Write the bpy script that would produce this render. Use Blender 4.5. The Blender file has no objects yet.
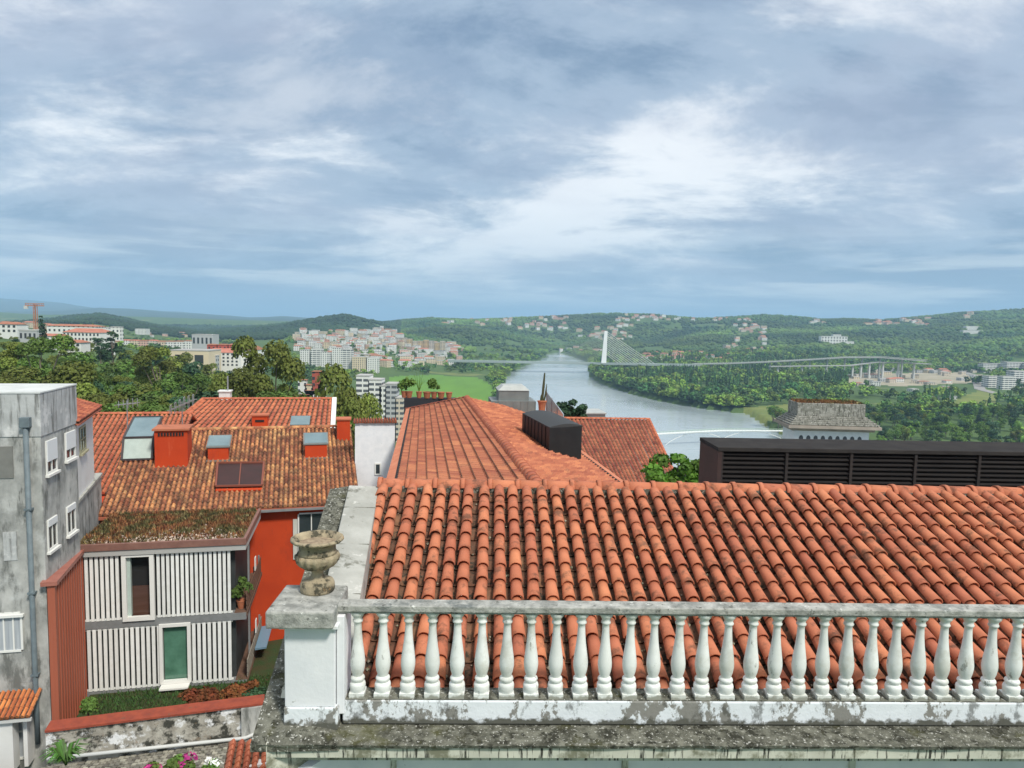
import bpy, math, random
import numpy as np
from mathutils import Vector, Matrix
random.seed(7); RNG = np.random.default_rng(7)
R = math.radians
SC = bpy.context.scene; COL = SC.collection
V = Vector
# ------------------------------------------------------------------ camera
FPX = 710.0; PITCH = R(5.0); ROLL = R(1.2); EYE = V((0, 0, 90))
_F = V((0, math.cos(PITCH), -math.sin(PITCH))); _U0 = V((0, math.sin(PITCH), math.cos(PITCH))); _R0 = V((1, 0, 0))
_R = _R0*math.cos(ROLL) + _U0*math.sin(ROLL); _U = _U0*math.cos(ROLL) - _R0*math.sin(ROLL)
cam = bpy.data.cameras.new('camera'); camo = bpy.data.objects.new('camera', cam); COL.objects.link(camo)
cam.sensor_width = 36; cam.lens = 36*FPX/1024; cam.clip_start = .1; cam.clip_end = 120000
mm = Matrix.Identity(4)
for i in range(3):
    mm[i][0] = _R[i]; mm[i][1] = _U[i]; mm[i][2] = -_F[i]; mm[i][3] = EYE[i]
camo.matrix_world = mm; SC.camera = camo
def ray(px, py): return _F + _R*((px-512)/FPX) + _U*((384-py)/FPX)
def P(px, py, Y): d = ray(px, py); return EYE + d*(Y/d.y)
def PZ(px, py, z): d = ray(px, py); return EYE + d*((z-90)/d.z)
def proj(p): q = V(p)-EYE; w = q.dot(_F); return 512+FPX*q.dot(_R)/w, 384-FPX*q.dot(_U)/w
def solve(P0, d, px, hi=60.0):            # distance along d at which P0+d*t shows at column px
    lo = 0.0; f = lambda t: proj(P0+d*t)[0]-px; s = f(lo) > 0
    for _ in range(50):
        m = (lo+hi)/2
        if (f(m) > 0) == s: lo = m
        else: hi = m
    return lo
def hitplane(px, py, Q, n): d = ray(px, py); return EYE + d*((Q-EYE).dot(n)/d.dot(n))
# ------------------------------------------------------------------ object helpers
def tagp(o, label=None, cat=None, group=None, kind=None):
    for k, v in (('label', label), ('category', cat), ('group', group), ('kind', kind)):
        if v: o[k] = v
    return o
def thing(name, label, cat, loc, group=None, rz=0):
    o = bpy.data.objects.new(name, None); COL.objects.link(o); o.location = loc; o.rotation_euler = (0, 0, rz)
    o.empty_display_size = .2
    return tagp(o, label, cat, group)
def npmesh(name, v, f, mats, tint=None, smooth=False, mi=None):
    v = np.asarray(v, dtype=np.float32); f = np.asarray(f, dtype=np.int32)
    me = bpy.data.meshes.new(name); n, k = f.shape
    me.vertices.add(len(v)); me.vertices.foreach_set('co', v.ravel())
    me.loops.add(n*k); me.loops.foreach_set('vertex_index', f.ravel())
    me.polygons.add(n); me.polygons.foreach_set('loop_start', np.arange(0, n*k, k, dtype=np.int32))
    if smooth: me.polygons.foreach_set('use_smooth', np.ones(n, dtype=bool))
    if mi is not None: me.polygons.foreach_set('material_index', np.asarray(mi, dtype=np.int32))
    me.update(calc_edges=True)
    if tint is not None:
        a = me.attributes.new('tint', 'FLOAT', 'FACE'); a.data.foreach_set('value', np.asarray(tint, dtype=np.float32))
    for m in (mats if isinstance(mats, (list, tuple)) else [mats]): me.materials.append(m)
    return me
def link(name, me, parent=None, loc=(0, 0, 0)):
    o = bpy.data.objects.new(name, me); COL.objects.link(o); o.location = loc
    if parent: o.parent = parent
    return o
def origin(o):
    p = V(o.location)
    while o.parent: o = o.parent; p = p + V(o.location)
    return p
class MB:
    """collects shapes given in world coordinates; build() links them as one mesh"""
    def __init__(s): s.v = []; s.f = []; s.t = []; s.m = []; s.tint = .5; s.mi = 0
    def add(s, vs, fs, tint=None):
        b = len(s.v); s.v += [tuple(x) for x in vs]
        for f in fs: s.f.append(tuple(b+i for i in f)); s.t.append(s.tint if tint is None else tint); s.m.append(s.mi)
        return s
    def hexa(s, c): # c: 4 bottom + 4 top (ccw)
        return s.add(c, [(0, 3, 2, 1), (4, 5, 6, 7), (0, 1, 5, 4), (1, 2, 6, 5), (2, 3, 7, 6), (3, 0, 4, 7)])
    def box(s, O, u, v, a0, a1, b0, b1, z0, z1):
        """box in frame O,u,v: z absolute"""
        c = []
        for z in (z0, z1):
            for a, b in ((a0, b0), (a1, b0), (a1, b1), (a0, b1)):
                q = O+u*a+v*b; c.append(V((q.x, q.y, z)))
        return s.hexa(c)
    def prism(s, pts, z0, z1):
        n = len(pts); vs = [(p[0], p[1], z0) for p in pts]+[(p[0], p[1], z1) for p in pts]
        return s.add(vs, [tuple(range(n-1, -1, -1)), tuple(range(n, 2*n))]+[(i, (i+1) % n, n+(i+1) % n, n+i) for i in range(n)])
    def slab(s, pts, d):
        n = len(pts); d = V(d); vs = [V(p) for p in pts]+[V(p)+d for p in pts]
        return s.add(vs, [tuple(range(n-1, -1, -1)), tuple(range(n, 2*n))]+[(i, (i+1) % n, n+(i+1) % n, n+i) for i in range(n)])
    def beam(s, a, b, w, h=None):
        a, b = V(a), V(b); h = h or w; d = (b-a).normalized(); x = d.cross(V((0, 0, 1)))
        x = V((1, 0, 0)) if x.length < 1e-3 else x.normalized(); y = x.cross(d)
        c = [p+x*i*w/2+y*j*h/2 for p in (a, b) for i, j in ((-1, -1), (1, -1), (1, 1), (-1, 1))]
        return s.hexa(c)
    def tube(s, pts, r, n=8, r2=None):
        pts = [V(p) for p in pts]; m = len(pts); vs = []
        for i, p in enumerate(pts):
            d = (pts[min(i+1, m-1)]-pts[max(i-1, 0)]).normalized(); x = d.orthogonal().normalized(); y = d.cross(x)
            rr = r if r2 is None else r+(r2-r)*i/(m-1)
            if isinstance(r, (list, tuple)): rr = r[i]
            vs += [p+(x*math.cos(k*2*math.pi/n)+y*math.sin(k*2*math.pi/n))*rr for k in range(n)]
        fs = [(i*n+k, i*n+(k+1) % n, (i+1)*n+(k+1) % n, (i+1)*n+k) for i in range(m-1) for k in range(n)]
        fs += [tuple(range(n-1, -1, -1)), tuple(range((m-1)*n, m*n))]
        return s.add(vs, fs)
    def lathe(s, c, prof, n=16, flute=None):
        c = V(c); vs = []
        for i, (r, z) in enumerate(prof):
            for k in range(n):
                rr = r*(1+flute(i, k)) if flute else r
                vs.append(c+V((rr*math.cos(k*2*math.pi/n), rr*math.sin(k*2*math.pi/n), z)))
        m = len(prof)
        fs = [(i*n+k, i*n+(k+1) % n, (i+1)*n+(k+1) % n, (i+1)*n+k) for i in range(m-1) for k in range(n)]
        fs += [tuple(range(n-1, -1, -1)), tuple(range((m-1)*n, m*n))]
        return s.add(vs, fs)
    def build(s, name, mats, parent=None, smooth=False, bevel=0, loc=None, auto=None):
        o0 = origin(parent) if parent else (V(loc) if loc is not None else V((0, 0, 0)))
        me = bpy.data.meshes.new(name)
        me.from_pydata([(x-o0.x, y-o0.y, z-o0.z) for x, y, z in s.v], [], s.f); me.validate()
        if len(me.polygons) == len(s.t):
            a = me.attributes.new('tint', 'FLOAT', 'FACE'); a.data.foreach_set('value', s.t)
            me.polygons.foreach_set('material_index', s.m)
        if smooth: me.shade_smooth()
        for m in (mats if isinstance(mats, (list, tuple)) else [mats]): me.materials.append(m)
        o = link(name, me, parent, (0, 0, 0) if parent else o0)
        if auto: me.shade_auto_smooth(angle=R(auto)) if hasattr(me, 'shade_auto_smooth') else None
        if bevel:
            b = o.modifiers.new('b', 'BEVEL'); b.width = bevel; b.segments = 2; b.limit_method = 'ANGLE'; b.angle_limit = R(40)
        return o
def copy_tree(o, parent=None):
    c = o.copy(); COL.objects.link(c); c.parent = parent
    for ch in list(o.children): copy_tree(ch, c)
    return c
# ------------------------------------------------------------------ materials
def col(c):
    if isinstance(c, str):
        c = [int(c[i:i+2], 16)/255 for i in (0, 2, 4)]; c = [x/12.92 if x <= .04045 else ((x+.055)/1.055)**2.4 for x in c]
    return (c[0], c[1], c[2], 1)
MATS = {}
def mat(name, c1, c2=None, scale=2, rough=.85, bump=0, bscale=None, tint=0, rnd=0, spec=.3, stains=(), metal=0, stretch=None, coord='Object', trans=0, lo=.35, hi=.65, rndoff=False, grime=None):
    if name in MATS: return MATS[name]
    m = bpy.data.materials.new(name); m.use_nodes = True; T = m.node_tree; N = T.nodes; L = T.links
    bs = N['Principled BSDF']; bs.inputs['Roughness'].default_value = rough; bs.inputs['Specular IOR Level'].default_value = spec
    bs.inputs['Metallic'].default_value = metal
    tc = N.new('ShaderNodeTexCoord'); vec = tc.outputs[coord]
    if rndoff:
        oi0 = N.new('ShaderNodeObjectInfo'); va = N.new('ShaderNodeVectorMath'); va.operation = 'MULTIPLY_ADD'; L.new(oi0.outputs['Random'], va.inputs[0]); va.inputs[1].default_value = (37, 53, 71); L.new(vec, va.inputs[2]); vec = va.outputs[0]
    if stretch:
        mp = N.new('ShaderNodeMapping'); mp.inputs['Scale'].default_value = stretch; L.new(vec, mp.inputs[0]); vec = mp.outputs[0]
    def noise(sc, det=6, rg=.6, v=None):
        n = N.new('ShaderNodeTexNoise'); n.inputs['Scale'].default_value = sc; n.inputs['Detail'].default_value = det; n.inputs['Roughness'].default_value = rg
        L.new(v or vec, n.inputs['Vector']); return n.outputs['Fac']
    def rng(fac, a, b, c=0., d=1.):
        r = N.new('ShaderNodeMapRange'); r.inputs[1].default_value = a; r.inputs[2].default_value = b; r.inputs[3].default_value = c; r.inputs[4].default_value = d
        L.new(fac, r.inputs[0]); return r.outputs[0]
    def mix(fac, A, B):
        x = N.new('ShaderNodeMix'); x.data_type = 'RGBA'
        if hasattr(fac, 'is_output') or not isinstance(fac, (int, float)): L.new(fac, x.inputs[0])
        else: x.inputs[0].default_value = fac
        for s, i in ((A, 6), (B, 7)):
            if isinstance(s, tuple): x.inputs[i].default_value = s
            else: L.new(s, x.inputs[i])
        return x.outputs[2]
    c = col(c1)
    if c2 is not None: c = mix(rng(noise(scale), lo, hi), col(c1), col(c2))
    for st in stains:   # (colour, scale, threshold, softness[, stretch, strength])
        v2 = tc.outputs[coord] if not rndoff else vec
        if len(st) > 4 and st[4]:
            mp = N.new('ShaderNodeMapping'); mp.inputs['Scale'].default_value = st[4]; mp.inputs['Location'].default_value = (3.1, 7.7, 1.3); L.new(v2, mp.inputs[0]); v2 = mp.outputs[0]
        k = rng(noise(st[1], 9, .68, v2), st[2], st[2]+st[3], 0, st[5] if len(st) > 5 else 1)
        c = mix(k, c, col(st[0]))
    if grime:   # run-off dirt gathered along a real edge: (colour, z where it is densest, reach)
        sp = N.new('ShaderNodeSeparateXYZ'); L.new(tc.outputs['Object'], sp.inputs[0]); g1 = rng(sp.outputs[2], grime[1], grime[1]+grime[2], 1, 0)
        ma = N.new('ShaderNodeMath'); ma.operation = 'MULTIPLY_ADD'; L.new(g1, ma.inputs[0]); ma.inputs[1].default_value = .45; L.new(noise(7, 8, .65), ma.inputs[2])
        c = mix(rng(ma.outputs[0], .68, .80), c, col(grime[0]))
    if tint or rnd:
        h = N.new('ShaderNodeHueSaturation')
        if isinstance(c, tuple): h.inputs['Color'].default_value = c
        else: L.new(c, h.inputs['Color'])
        if tint:
            a = N.new('ShaderNodeAttribute'); a.attribute_name = 'tint'; val = rng(a.outputs['Fac'], 0, 1, 1-tint, 1+tint)
            hv = rng(a.outputs['Fac'], 0, 1, .5-.03*tint, .5+.03*tint); L.new(hv, h.inputs['Hue'])
        if rnd:
            oi = N.new('ShaderNodeObjectInfo'); v3 = rng(oi.outputs['Random'], 0, 1, 1-rnd, 1+rnd)
            if tint:
                mu = N.new('ShaderNodeMath'); mu.operation = 'MULTIPLY'; L.new(val, mu.inputs[0]); L.new(v3, mu.inputs[1]); val = mu.outputs[0]
            else: val = v3
            if not tint: L.new(rng(oi.outputs['Random'], 0, 1, .5+.04*rnd, .5-.04*rnd), h.inputs['Hue'])
        L.new(val, h.inputs['Value']); c = h.outputs[0]
    if isinstance(c, tuple): bs.inputs['Base Color'].default_value = c
    else: L.new(c, bs.inputs['Base Color'])
    if bump:
        b = N.new('ShaderNodeBump'); b.inputs['Strength'].default_value = 1; b.inputs['Distance'].default_value = bump
        L.new(noise(bscale or scale*4, 8), b.inputs['Height']); L.new(b.outputs[0], bs.inputs['Normal'])
    if trans:
        t = N.new('ShaderNodeBsdfTranslucent'); ms = N.new('ShaderNodeMixShader'); ms.inputs[0].default_value = trans
        if isinstance(c, tuple): t.inputs[0].default_value = c
        else: L.new(c, t.inputs[0])
        L.new(bs.outputs[0], ms.inputs[1]); L.new(t.outputs[0], ms.inputs[2]); L.new(ms.outputs[0], N['Material Output'].inputs[0])
    MATS[name] = m; m.diffuse_color = col(c1); return m
def facade(name, wall, glass=(.04, .05, .06), bw=3.2, bh=3.0, gap=.3, rnd=.12):
    """far wall with rows of openings, for houses whose windows are about a pixel"""
    if name in MATS: return MATS[name]
    m = mat(name, wall, rough=.8); T = m.node_tree; N = T.nodes; L = T.links; bs = N['Principled BSDF']
    tc = N['Texture Coordinate']; sp = N.new('ShaderNodeSeparateXYZ'); L.new(tc.outputs['Object'], sp.inputs[0])
    ad = N.new('ShaderNodeMath'); ad.operation = 'ADD'; L.new(sp.outputs[0], ad.inputs[0]); L.new(sp.outputs[1], ad.inputs[1])
    def cell(src, size, lo, hi):
        a = N.new('ShaderNodeMath'); a.operation = 'DIVIDE'; a.inputs[1].default_value = size; L.new(src, a.inputs[0])
        f = N.new('ShaderNodeMath'); f.operation = 'FRACT'; L.new(a.outputs[0], f.inputs[0])
        g = N.new('ShaderNodeMath'); g.operation = 'GREATER_THAN'; g.inputs[1].default_value = lo; L.new(f.outputs[0], g.inputs[0])
        l = N.new('ShaderNodeMath'); l.operation = 'LESS_THAN'; l.inputs[1].default_value = hi; L.new(f.outputs[0], l.inputs[0])
        q = N.new('ShaderNodeMath'); q.operation = 'MULTIPLY'; L.new(g.outputs[0], q.inputs[0]); L.new(l.outputs[0], q.inputs[1]); return q.outputs[0]
    q = N.new('ShaderNodeMath'); q.operation = 'MULTIPLY'
    L.new(cell(ad.outputs[0], bw, gap, 1-gap), q.inputs[0]); L.new(cell(sp.outputs[2], bh, .3, .8), q.inputs[1])
    x = N.new('ShaderNodeMix'); x.data_type = 'RGBA'; L.new(q.outputs[0], x.inputs[0]); x.inputs[6].default_value = col(wall); x.inputs[7].default_value = col(glass)
    L.new(x.outputs[2], bs.inputs['Base Color']); return m

# terracotta family
mTile = mat('terracotta_tile', (.54, .19, .10), (.45, .15, .078), scale=3, rough=.8, tint=.17, bump=.004, bscale=60,
            stains=(((.10, .055, .035), 5, .53, .12, None, .75), ((.55, .42, .30), 14, .66, .06, None, .4), ((.06, .05, .035), 30, .66, .06, None, .6)))
mPan = mat('terracotta_pan', (.22, .10, .06), (.12, .07, .045), scale=6, rough=.95, tint=.3, bump=.006, bscale=50, stains=(((.04, .035, .025), 9, .5, .1), ((.45, .42, .36), 40, .72, .04)))
mTileOld = mat('weathered_tile', (.52, .22, .10), (.34, .14, .07), scale=.8, rough=.9, tint=.42,
               stains=(((.11, .065, .04), 1.6, .5, .16, None, .8), ((.60, .36, .16), .45, .53, .12, None, .6), ((.05, .04, .03), 5, .58, .1, None, .7)))
mTileNew = mat('red_clay_tile', (.52, .165, .085), (.42, .13, .07), scale=1, rough=.85, tint=.22, stains=(((.15, .08, .05), 2, .58, .12, None, .5),))
mTileFlat = mat('flat_clay_tile', (.50, .18, .095), (.42, .14, .075), scale=.7, rough=.9, tint=.24, stains=(((.16, .09, .065), 1.4, .56, .16, None, .6), ((.10, .06, .05), 14, .57, .1, None, .6)))
mTileDark = mat('dark_clay_tile', (.40, .125, .07), (.30, .09, .055), scale=1, rough=.85, tint=.3, stains=(((.10, .06, .04), 2, .55, .12, None, .7),))
mTileOrange = mat('orange_clay_tile', (.62, .22, .08), (.48, .15, .06), scale=3, rough=.85, tint=.3, stains=(((.12, .07, .04), 4, .6, .1, None, .6),))
# stone & plaster
DK = (.055, .055, .045)
mWhite = mat('white_paint', (.80, .81, .82), (.71, .73, .75), scale=3, rough=.75, spec=.15, bump=.002, bscale=30, stains=(((.25, .25, .22), 7, .66, .05, None, .7),))
mBal = mat('baluster_paint', (.78, .80, .77), (.68, .70, .66), scale=5, rough=.6, rnd=.06, rndoff=True, grime=((.33, .33, .28), .0, .06), bump=.002, bscale=40, stains=(((.20, .20, .17), 8, .62, .05, (1.5, 1.5, .5), .8), ((.5, .5, .43), 3, .52, .1, None, .6)))
mPeel = mat('peeling_white_plinth', (.78, .82, .84), (.70, .74, .76), scale=3, rough=.7, bump=.004, bscale=30, stains=(((.19, .18, .15), 3.2, .53, .03, (1.4, 1, 1.0), .9), ((.07, .07, .06), 8, .56, .08, (1, 1, .6), .7)), grime=((.11, .11, .09), -.205, .11))
mMoss = mat('lichen_stone', (.20, .20, .16), (.06, .06, .045), scale=11, rough=.95, bump=.02, bscale=28, stains=(((.035, .035, .025), 12, .52, .07), ((.50, .50, .45), 38, .58, .04), ((.13, .13, .05), 3, .55, .1, None, .5)))
mRail = mat('weathered_rail', (.46, .46, .42), (.22, .225, .205), scale=11, rough=.9, bump=.01, bscale=40, stains=((DK, 16, .58, .06, None, .75), ((.62, .63, .58), 20, .62, .04), ((.10, .12, .12), 2.4, .56, .08, (1, 1, 3), .7)))
mCope = mat('pale_cement_coping', (.44, .44, .40), (.32, .32, .285), scale=2.4, rough=.9, bump=.005, bscale=30, stains=(((.16, .16, .13), 3, .56, .08), ((.64, .63, .58), 5, .6, .1), (DK, 14, .68, .03)))
mDrip = mat('streaked_fascia', (.62, .62, .52), (.48, .48, .40), scale=4, rough=.85, stains=((DK, 5, .54, .06, (6, 1, .5)), ((.2, .2, .14), 3, .5, .1)))
mUrn = mat('urn_sandstone', (.42, .35, .23), (.25, .21, .14), scale=9, rough=.95, bump=.01, bscale=40, stains=(((.07, .065, .045), 10, .52, .07), ((.30, .19, .09), 6, .6, .07)))
mConc = mat('streaked_concrete', (.50, .50, .47), (.26, .265, .25), scale=1.4, rough=.95, bump=.01, bscale=10, stretch=(1, 1, .7), stains=(((.10, .105, .095), 1.3, .51, .12, (1.6, 1.6, .45), .8), ((.55, .56, .54), 1.3, .56, .12, None, .7), ((.05, .05, .045), 3.2, .62, .07, (2, 2, .35), .8)))
mConcB = mat('pale_parapet_concrete', (.50, .51, .50), (.38, .39, .38), scale=1.6, rough=.95, bump=.01, bscale=10, stains=(((.13, .13, .12), 2.2, .50, .12, (2.6, 2.6, .22), .85), ((.62, .62, .60), 1.1, .55, .1)))
mRoofWhite = mat('white_roof_membrane', (.66, .68, .66), (.5, .52, .5), scale=1, rough=.8)
mRender = mat('dirty_render', (.50, .48, .42), (.26, .24, .20), scale=1.6, rough=.95, bump=.03, bscale=9, stains=((DK, 2.2, .47, .1), ((.75, .76, .76), 1.0, .54, .05), ((.2, .12, .06), 2.5, .6, .1)))
mRed = mat('red_orange_render', (.54, .062, .015), (.47, .05, .013), scale=.7, rough=.9, bump=.004, bscale=12, stains=(((.30, .04, .02), .8, .55, .15, (1, 1, .5), .7), ((.62, .16, .07), 1.3, .60, .12, (2, 2, .3), .5), ((.12, .05, .04), 2.5, .64, .08, (3, 3, .3), .6)))
mWhiteWall = mat('white_house_wall', (.76, .76, .74), (.66, .66, .63), scale=.8, rough=.85, stains=(((.4, .38, .33), 1.2, .6, .12, (2, 2, .4), .6),))
mMaroon = mat('maroon_metal', (.38, .11, .06), (.33, .09, .05), scale=.5, rough=.55, stretch=(5, 5, .15), spec=.4)
mFascia = mat('brown_fascia', (.25, .13, .10), (.20, .10, .08), scale=3, rough=.5)
mGreyMetal = mat('grey_metal', (.27, .28, .28), (.22, .23, .23), scale=3, rough=.5, metal=.2)
mSlat = mat('white_slat_paint', (.82, .83, .80), (.74, .75, .71), scale=4, rough=.6, tint=.08, stains=(((.2, .19, .15), 4, .66, .06, (1, 1, 4), .7),))
mDarkIn = mat('dark_interior', (.02, .02, .02), rough=.9)
mGlass = mat('window_glass', (.035, .045, .05), rough=.08, spec=.8)
mGlassGreen = mat('green_tinted_glass', (.10, .23, .16), (.06, .15, .10), scale=1.5, rough=.15, spec=.8)
mGlassSky = mat('skylight_glass', (.16, .24, .26), (.11, .18, .20), scale=1, rough=.12, spec=.9)
mFrost = mat('frosted_glass', (.45, .53, .48), (.38, .45, .41), scale=2, rough=.4)
mShutter = mat('white_shutter', (.72, .74, .74), rough=.6)
mFrame = mat('white_window_frame', (.74, .74, .70), rough=.5)
mCurtain = mat('grey_curtain', (.45, .48, .50), (.32, .35, .38), scale=6, stretch=(3, 3, .1), rough=.9)
mPipe = mat('blue_grey_pipe', (.16, .20, .215), (.12, .15, .165), scale=3, rough=.6)
mPipeW = mat('pale_pipe', (.55, .56, .54), rough=.5)
mBlack = mat('black_metal', (.022, .021, .021), (.016, .015, .015), scale=2, rough=.55, spec=.25)
mLouv = mat('dark_louvre', (.022, .018, .017), (.034, .025, .022), scale=2, rough=.75)
mLouvTop = mat('dark_metal_top', (.040, .036, .033), (.028, .025, .024), scale=3, spec=.12, rough=.8, stretch=(1, 1, 1))
mZinc = mat('zinc_sheet', (.24, .26, .25), (.19, .21, .205), scale=1.5, rough=.5, metal=.3)
mZincL = mat('pale_zinc', (.46, .48, .45), (.38, .4, .38), scale=2, rough=.55)
mWood = mat('brown_wood', (.16, .09, .06), (.11, .065, .045), scale=4, rough=.8)
mPot = mat('terracotta_pot', (.45, .16, .08), (.36, .12, .06), scale=5, rough=.9)
mLeaf = mat('leaf_bright', (.13, .26, .03), (.07, .17, .02), scale=2, rough=.6, tint=.5, trans=.25)
mLeafMid = mat('leaf_mid', (.12, .20, .035), (.06, .12, .025), scale=.35, rough=.7, tint=.6, rnd=.30, trans=.15)
mLeafOl = mat('leaf_olive', (.17, .20, .035), (.09, .125, .025), scale=.35, rough=.7, tint=.6, rnd=.25, trans=.15)
mLeafDk = mat('leaf_dark', (.04, .09, .035), (.025, .06, .027), scale=.35, rough=.7, tint=.5, rnd=.2, trans=.1)
mLeafLt = mat('leaf_light', (.16, .27, .045), (.10, .19, .035), scale=.2, rough=.7, tint=.5, rnd=.3, trans=.15)
mBark = mat('bark', (.22, .18, .14), (.12, .10, .08), scale=4, rough=.95, stretch=(3, 3, .5), bump=.03, bscale=8)
mRust = mat('rust_plants', (.24, .095, .045), (.09, .085, .035), scale=1.3, rough=.9, tint=.6, lo=.42, hi=.58, stains=(((.34, .28, .14), 2.2, .56, .08),))
mPink = mat('magenta_petals', (.55, .05, .22), (.40, .03, .2), scale=8, rough=.6, tint=.4)
mSoil = mat('dry_sedum', (.15, .10, .05), (.09, .085, .03), scale=2.5, rough=1, bump=.06, bscale=14, stains=(((.26, .12, .05), 2.6, .55, .1), ((.4, .34, .26), 9, .62, .05)))
mCobble = mat('cobbles', (.30, .28, .23), (.20, .19, .16), scale=4, rough=.9, bump=.03, bscale=12, tint=.45, stains=(((.09, .09, .06), 5, .56, .1),))
mCopeRed = mat('red_brick_coping', (.34, .075, .04), (.24, .055, .035), scale=3, rough=.9, bump=.01, bscale=20, stains=(((.12, .09, .06), 4, .6, .1),))
mIron = mat('galvanised_iron', (.45, .46, .46), rough=.4, metal=.7)
# ------------------------------------------------------------------ tile roofs
def half_tube(mb, p0, p1, n, w, r0, r1, th, up=1, seg=7, tint=.5, side=None):
    """curved tile from p0 to p1; n = roof normal, w = across; up=1 cover, -1 pan"""
    vs = []
    for p, r in ((p0, r0), (p1, r1)):
        for rr in (r, r-th):
            for k in range(seg+1):
                a = math.pi*k/seg
                vs.append(p + w*(rr*math.cos(a)) + n*(up*rr*math.sin(a)*(.95 if up > 0 else .8)))
    m = seg+1; fs = []
    for k in range(seg):
        fs.append((k, k+1, 2*m+k+1, 2*m+k)); fs.append((m+k, 3*m+k, 3*m+k+1, m+k+1))
        fs.append((k, m+k, m+k+1, k+1)); fs.append((2*m+k, 2*m+k+1, 3*m+k+1, 3*m+k))
    mb.add(vs, fs, tint)
def roof_patch(mb, A, B, C, D, nc, nr, amp=.05, step=.03, seg=6, tv=1.0, flat=False, clip=None, pan=True):
    """tiled surface: A eave left, B eave right, C ridge right, D ridge left (seen from the eave)"""
    A, B, C, D = (V(x) for x in (A, B, C, D)); n = (B-A).cross(D-A).normalized()
    if n.z < 0: n = -n
    def pt(s, t): return (A*(1-s)+B*s)*(1-t)+(D*(1-s)+C*s)*t
    for i in range(nc):
        ct = random.uniform(-.15, .15)
        jj = random.uniform(-.03, .03)/nc if not flat else 0; mi0 = mb.mi
        for j in range(nr):
            t0, t1 = j/nr, (j+1)/nr; tn = min(1, max(0, .5+ct+random.gauss(0, .22)*tv))
            if clip and not clip((i+.5)/nc, (j+.5)/nr): continue
            dj = random.uniform(-.06, .06)/nr if not flat else random.uniform(-.004, .004)/nr
            vs = []
            for t, h in ((max(0, t0+dj), step), (t1+.02/nr, 0)):
                for k in range(seg+1):
                    f = k/seg; s = min(1, max(0, (i+f)/nc+jj))
                    if flat: z = amp*(1 if .08 < f < .3 else 0)
                    else: z = amp*(.5-.5*math.cos(2*math.pi*f))*(1.5 if .25 < f < .75 else 1.0)-amp*.3
                    vs.append(pt(s, t)+n*(z+h))
            base = [pt(min(1, max(0, (i+k/seg)/nc+jj)), max(0, t0+dj))+n*(-.06) for k in range(seg+1)]
            m = seg+1; vs += base
            b_ = len(mb.v); mb.v += [tuple(q) for q in vs]
            for k in range(seg):
                g = 0 if (flat or not pan or 0 < k < seg-1) else 1
                for q in ((k, k+1, m+k+1, m+k), (2*m+k, 2*m+k+1, k+1, k)): mb.f.append(tuple(b_+i_ for i_ in q)); mb.t.append(tn); mb.m.append(g)
    return n
def ridge_caps(mb, a, b, r, L, over=.012, seg=7, th=.015, up=None):
    a, b = V(a), V(b); d = b-a; n = max(1, int(d.length/L)); d.normalize(); w = d.cross(V((0, 0, 1))).normalized(); nn = w.cross(d)
    for i in range(n):
        p0 = a+(b-a)*(i/n); p1 = a+(b-a)*((i+1)/n)+d*.03
        half_tube(mb, p0, p1, nn, w, r+over, r, th, 1, seg, .5+random.uniform(-.35, .35))
        half_tube(mb, p0-d*.005, p0+d*.05, nn, w, r+over+.012, r+over+.012, th, 1, seg, .4)

# ------------------------------------------------------------------ FOREGROUND BUILDING
FA = R(1.8); fu = V((math.cos(FA), math.sin(FA), 0)); fv = V((-math.sin(FA), math.cos(FA), 0))
FO = P(345, 700, 5.40)                                   # top front edge of the plinth beside the pier
zP = FO.z                                                # plinth top
def F(a, b, z=0): q = FO+fu*a+fv*b; return V((q.x, q.y, zP+z))
RT = PZ(380, 487, 87.86)                                 # on the ridge line
bR = (RT-FO).dot(fv); zR = 87.86-zP                      # ridge offset, height
slope = .375; bE = .42; zE = zR-(bR-bE)*slope            # eave just behind the balustrade
def RF(a, b, h=0):                                       # point on the roof plane
    nn = (V((0, 0, 1))-fv*slope).normalized(); return F(a, b, zE+(b-bE)*slope)+nn*h
bld = thing('balustraded_building', 'white building with clay tiled roof, cornice and stone balustrade in the foreground', 'building', F(3, 2, -12))
WID = 13.0
# roof: each curved tile modelled, one mesh
aL = ((RT-FO).dot(fu))                                   # left edge of the tiles at the ridge
cs = .1815; rows = 13; nn = (V((0, 0, 1))-fv*slope).normalized(); sd = (fv+V((0, 0, slope))).normalized()
Ls = (bR-bE)*math.sqrt(1+slope**2); rl = Ls/rows
ro = MB(); pa = MB()
for i in range(64):
    a = aL+.06+i*cs+random.gauss(0, .006); cj = random.uniform(-.15, .15)
    for j in range(rows):
        sk = random.gauss(0, .004) if random.random() > .06 else random.gauss(0, .016)
        q0 = RF(a+sk, bE)+sd*(j*rl-.03+random.gauss(0, .010)); q1 = q0+sd*(rl+.07)
        q0 = q0+nn*(.052+.012*random.random()); q1 = RF(a+random.uniform(-.004, .004), bE)+sd*(j*rl+rl+.03)+nn*.028
        ts = random.uniform(.96, 1.05); half_tube(ro, q0, q1, nn, fu, .068*ts, .055*ts, .014, 1, 7, .5+cj+random.gauss(0, .16)+(random.choice((-.9, .9)) if random.random() < .05 else 0))
        q0 = RF(a+cs/2, bE)+sd*(j*rl-.02)+nn*.045; q1 = q0+sd*(rl+.05)-nn*.02
        half_tube(pa, q0, q1, nn, fu, .078, .082, .012, -1, 5, .5+random.gauss(0, .25))
roofo = ro.build('roof', mTile, bld, smooth=False)
roofo.data.shade_smooth()
pa.build('channel_tile', mPan, roofo, smooth=True)['kind'] = 'stuff'
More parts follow.
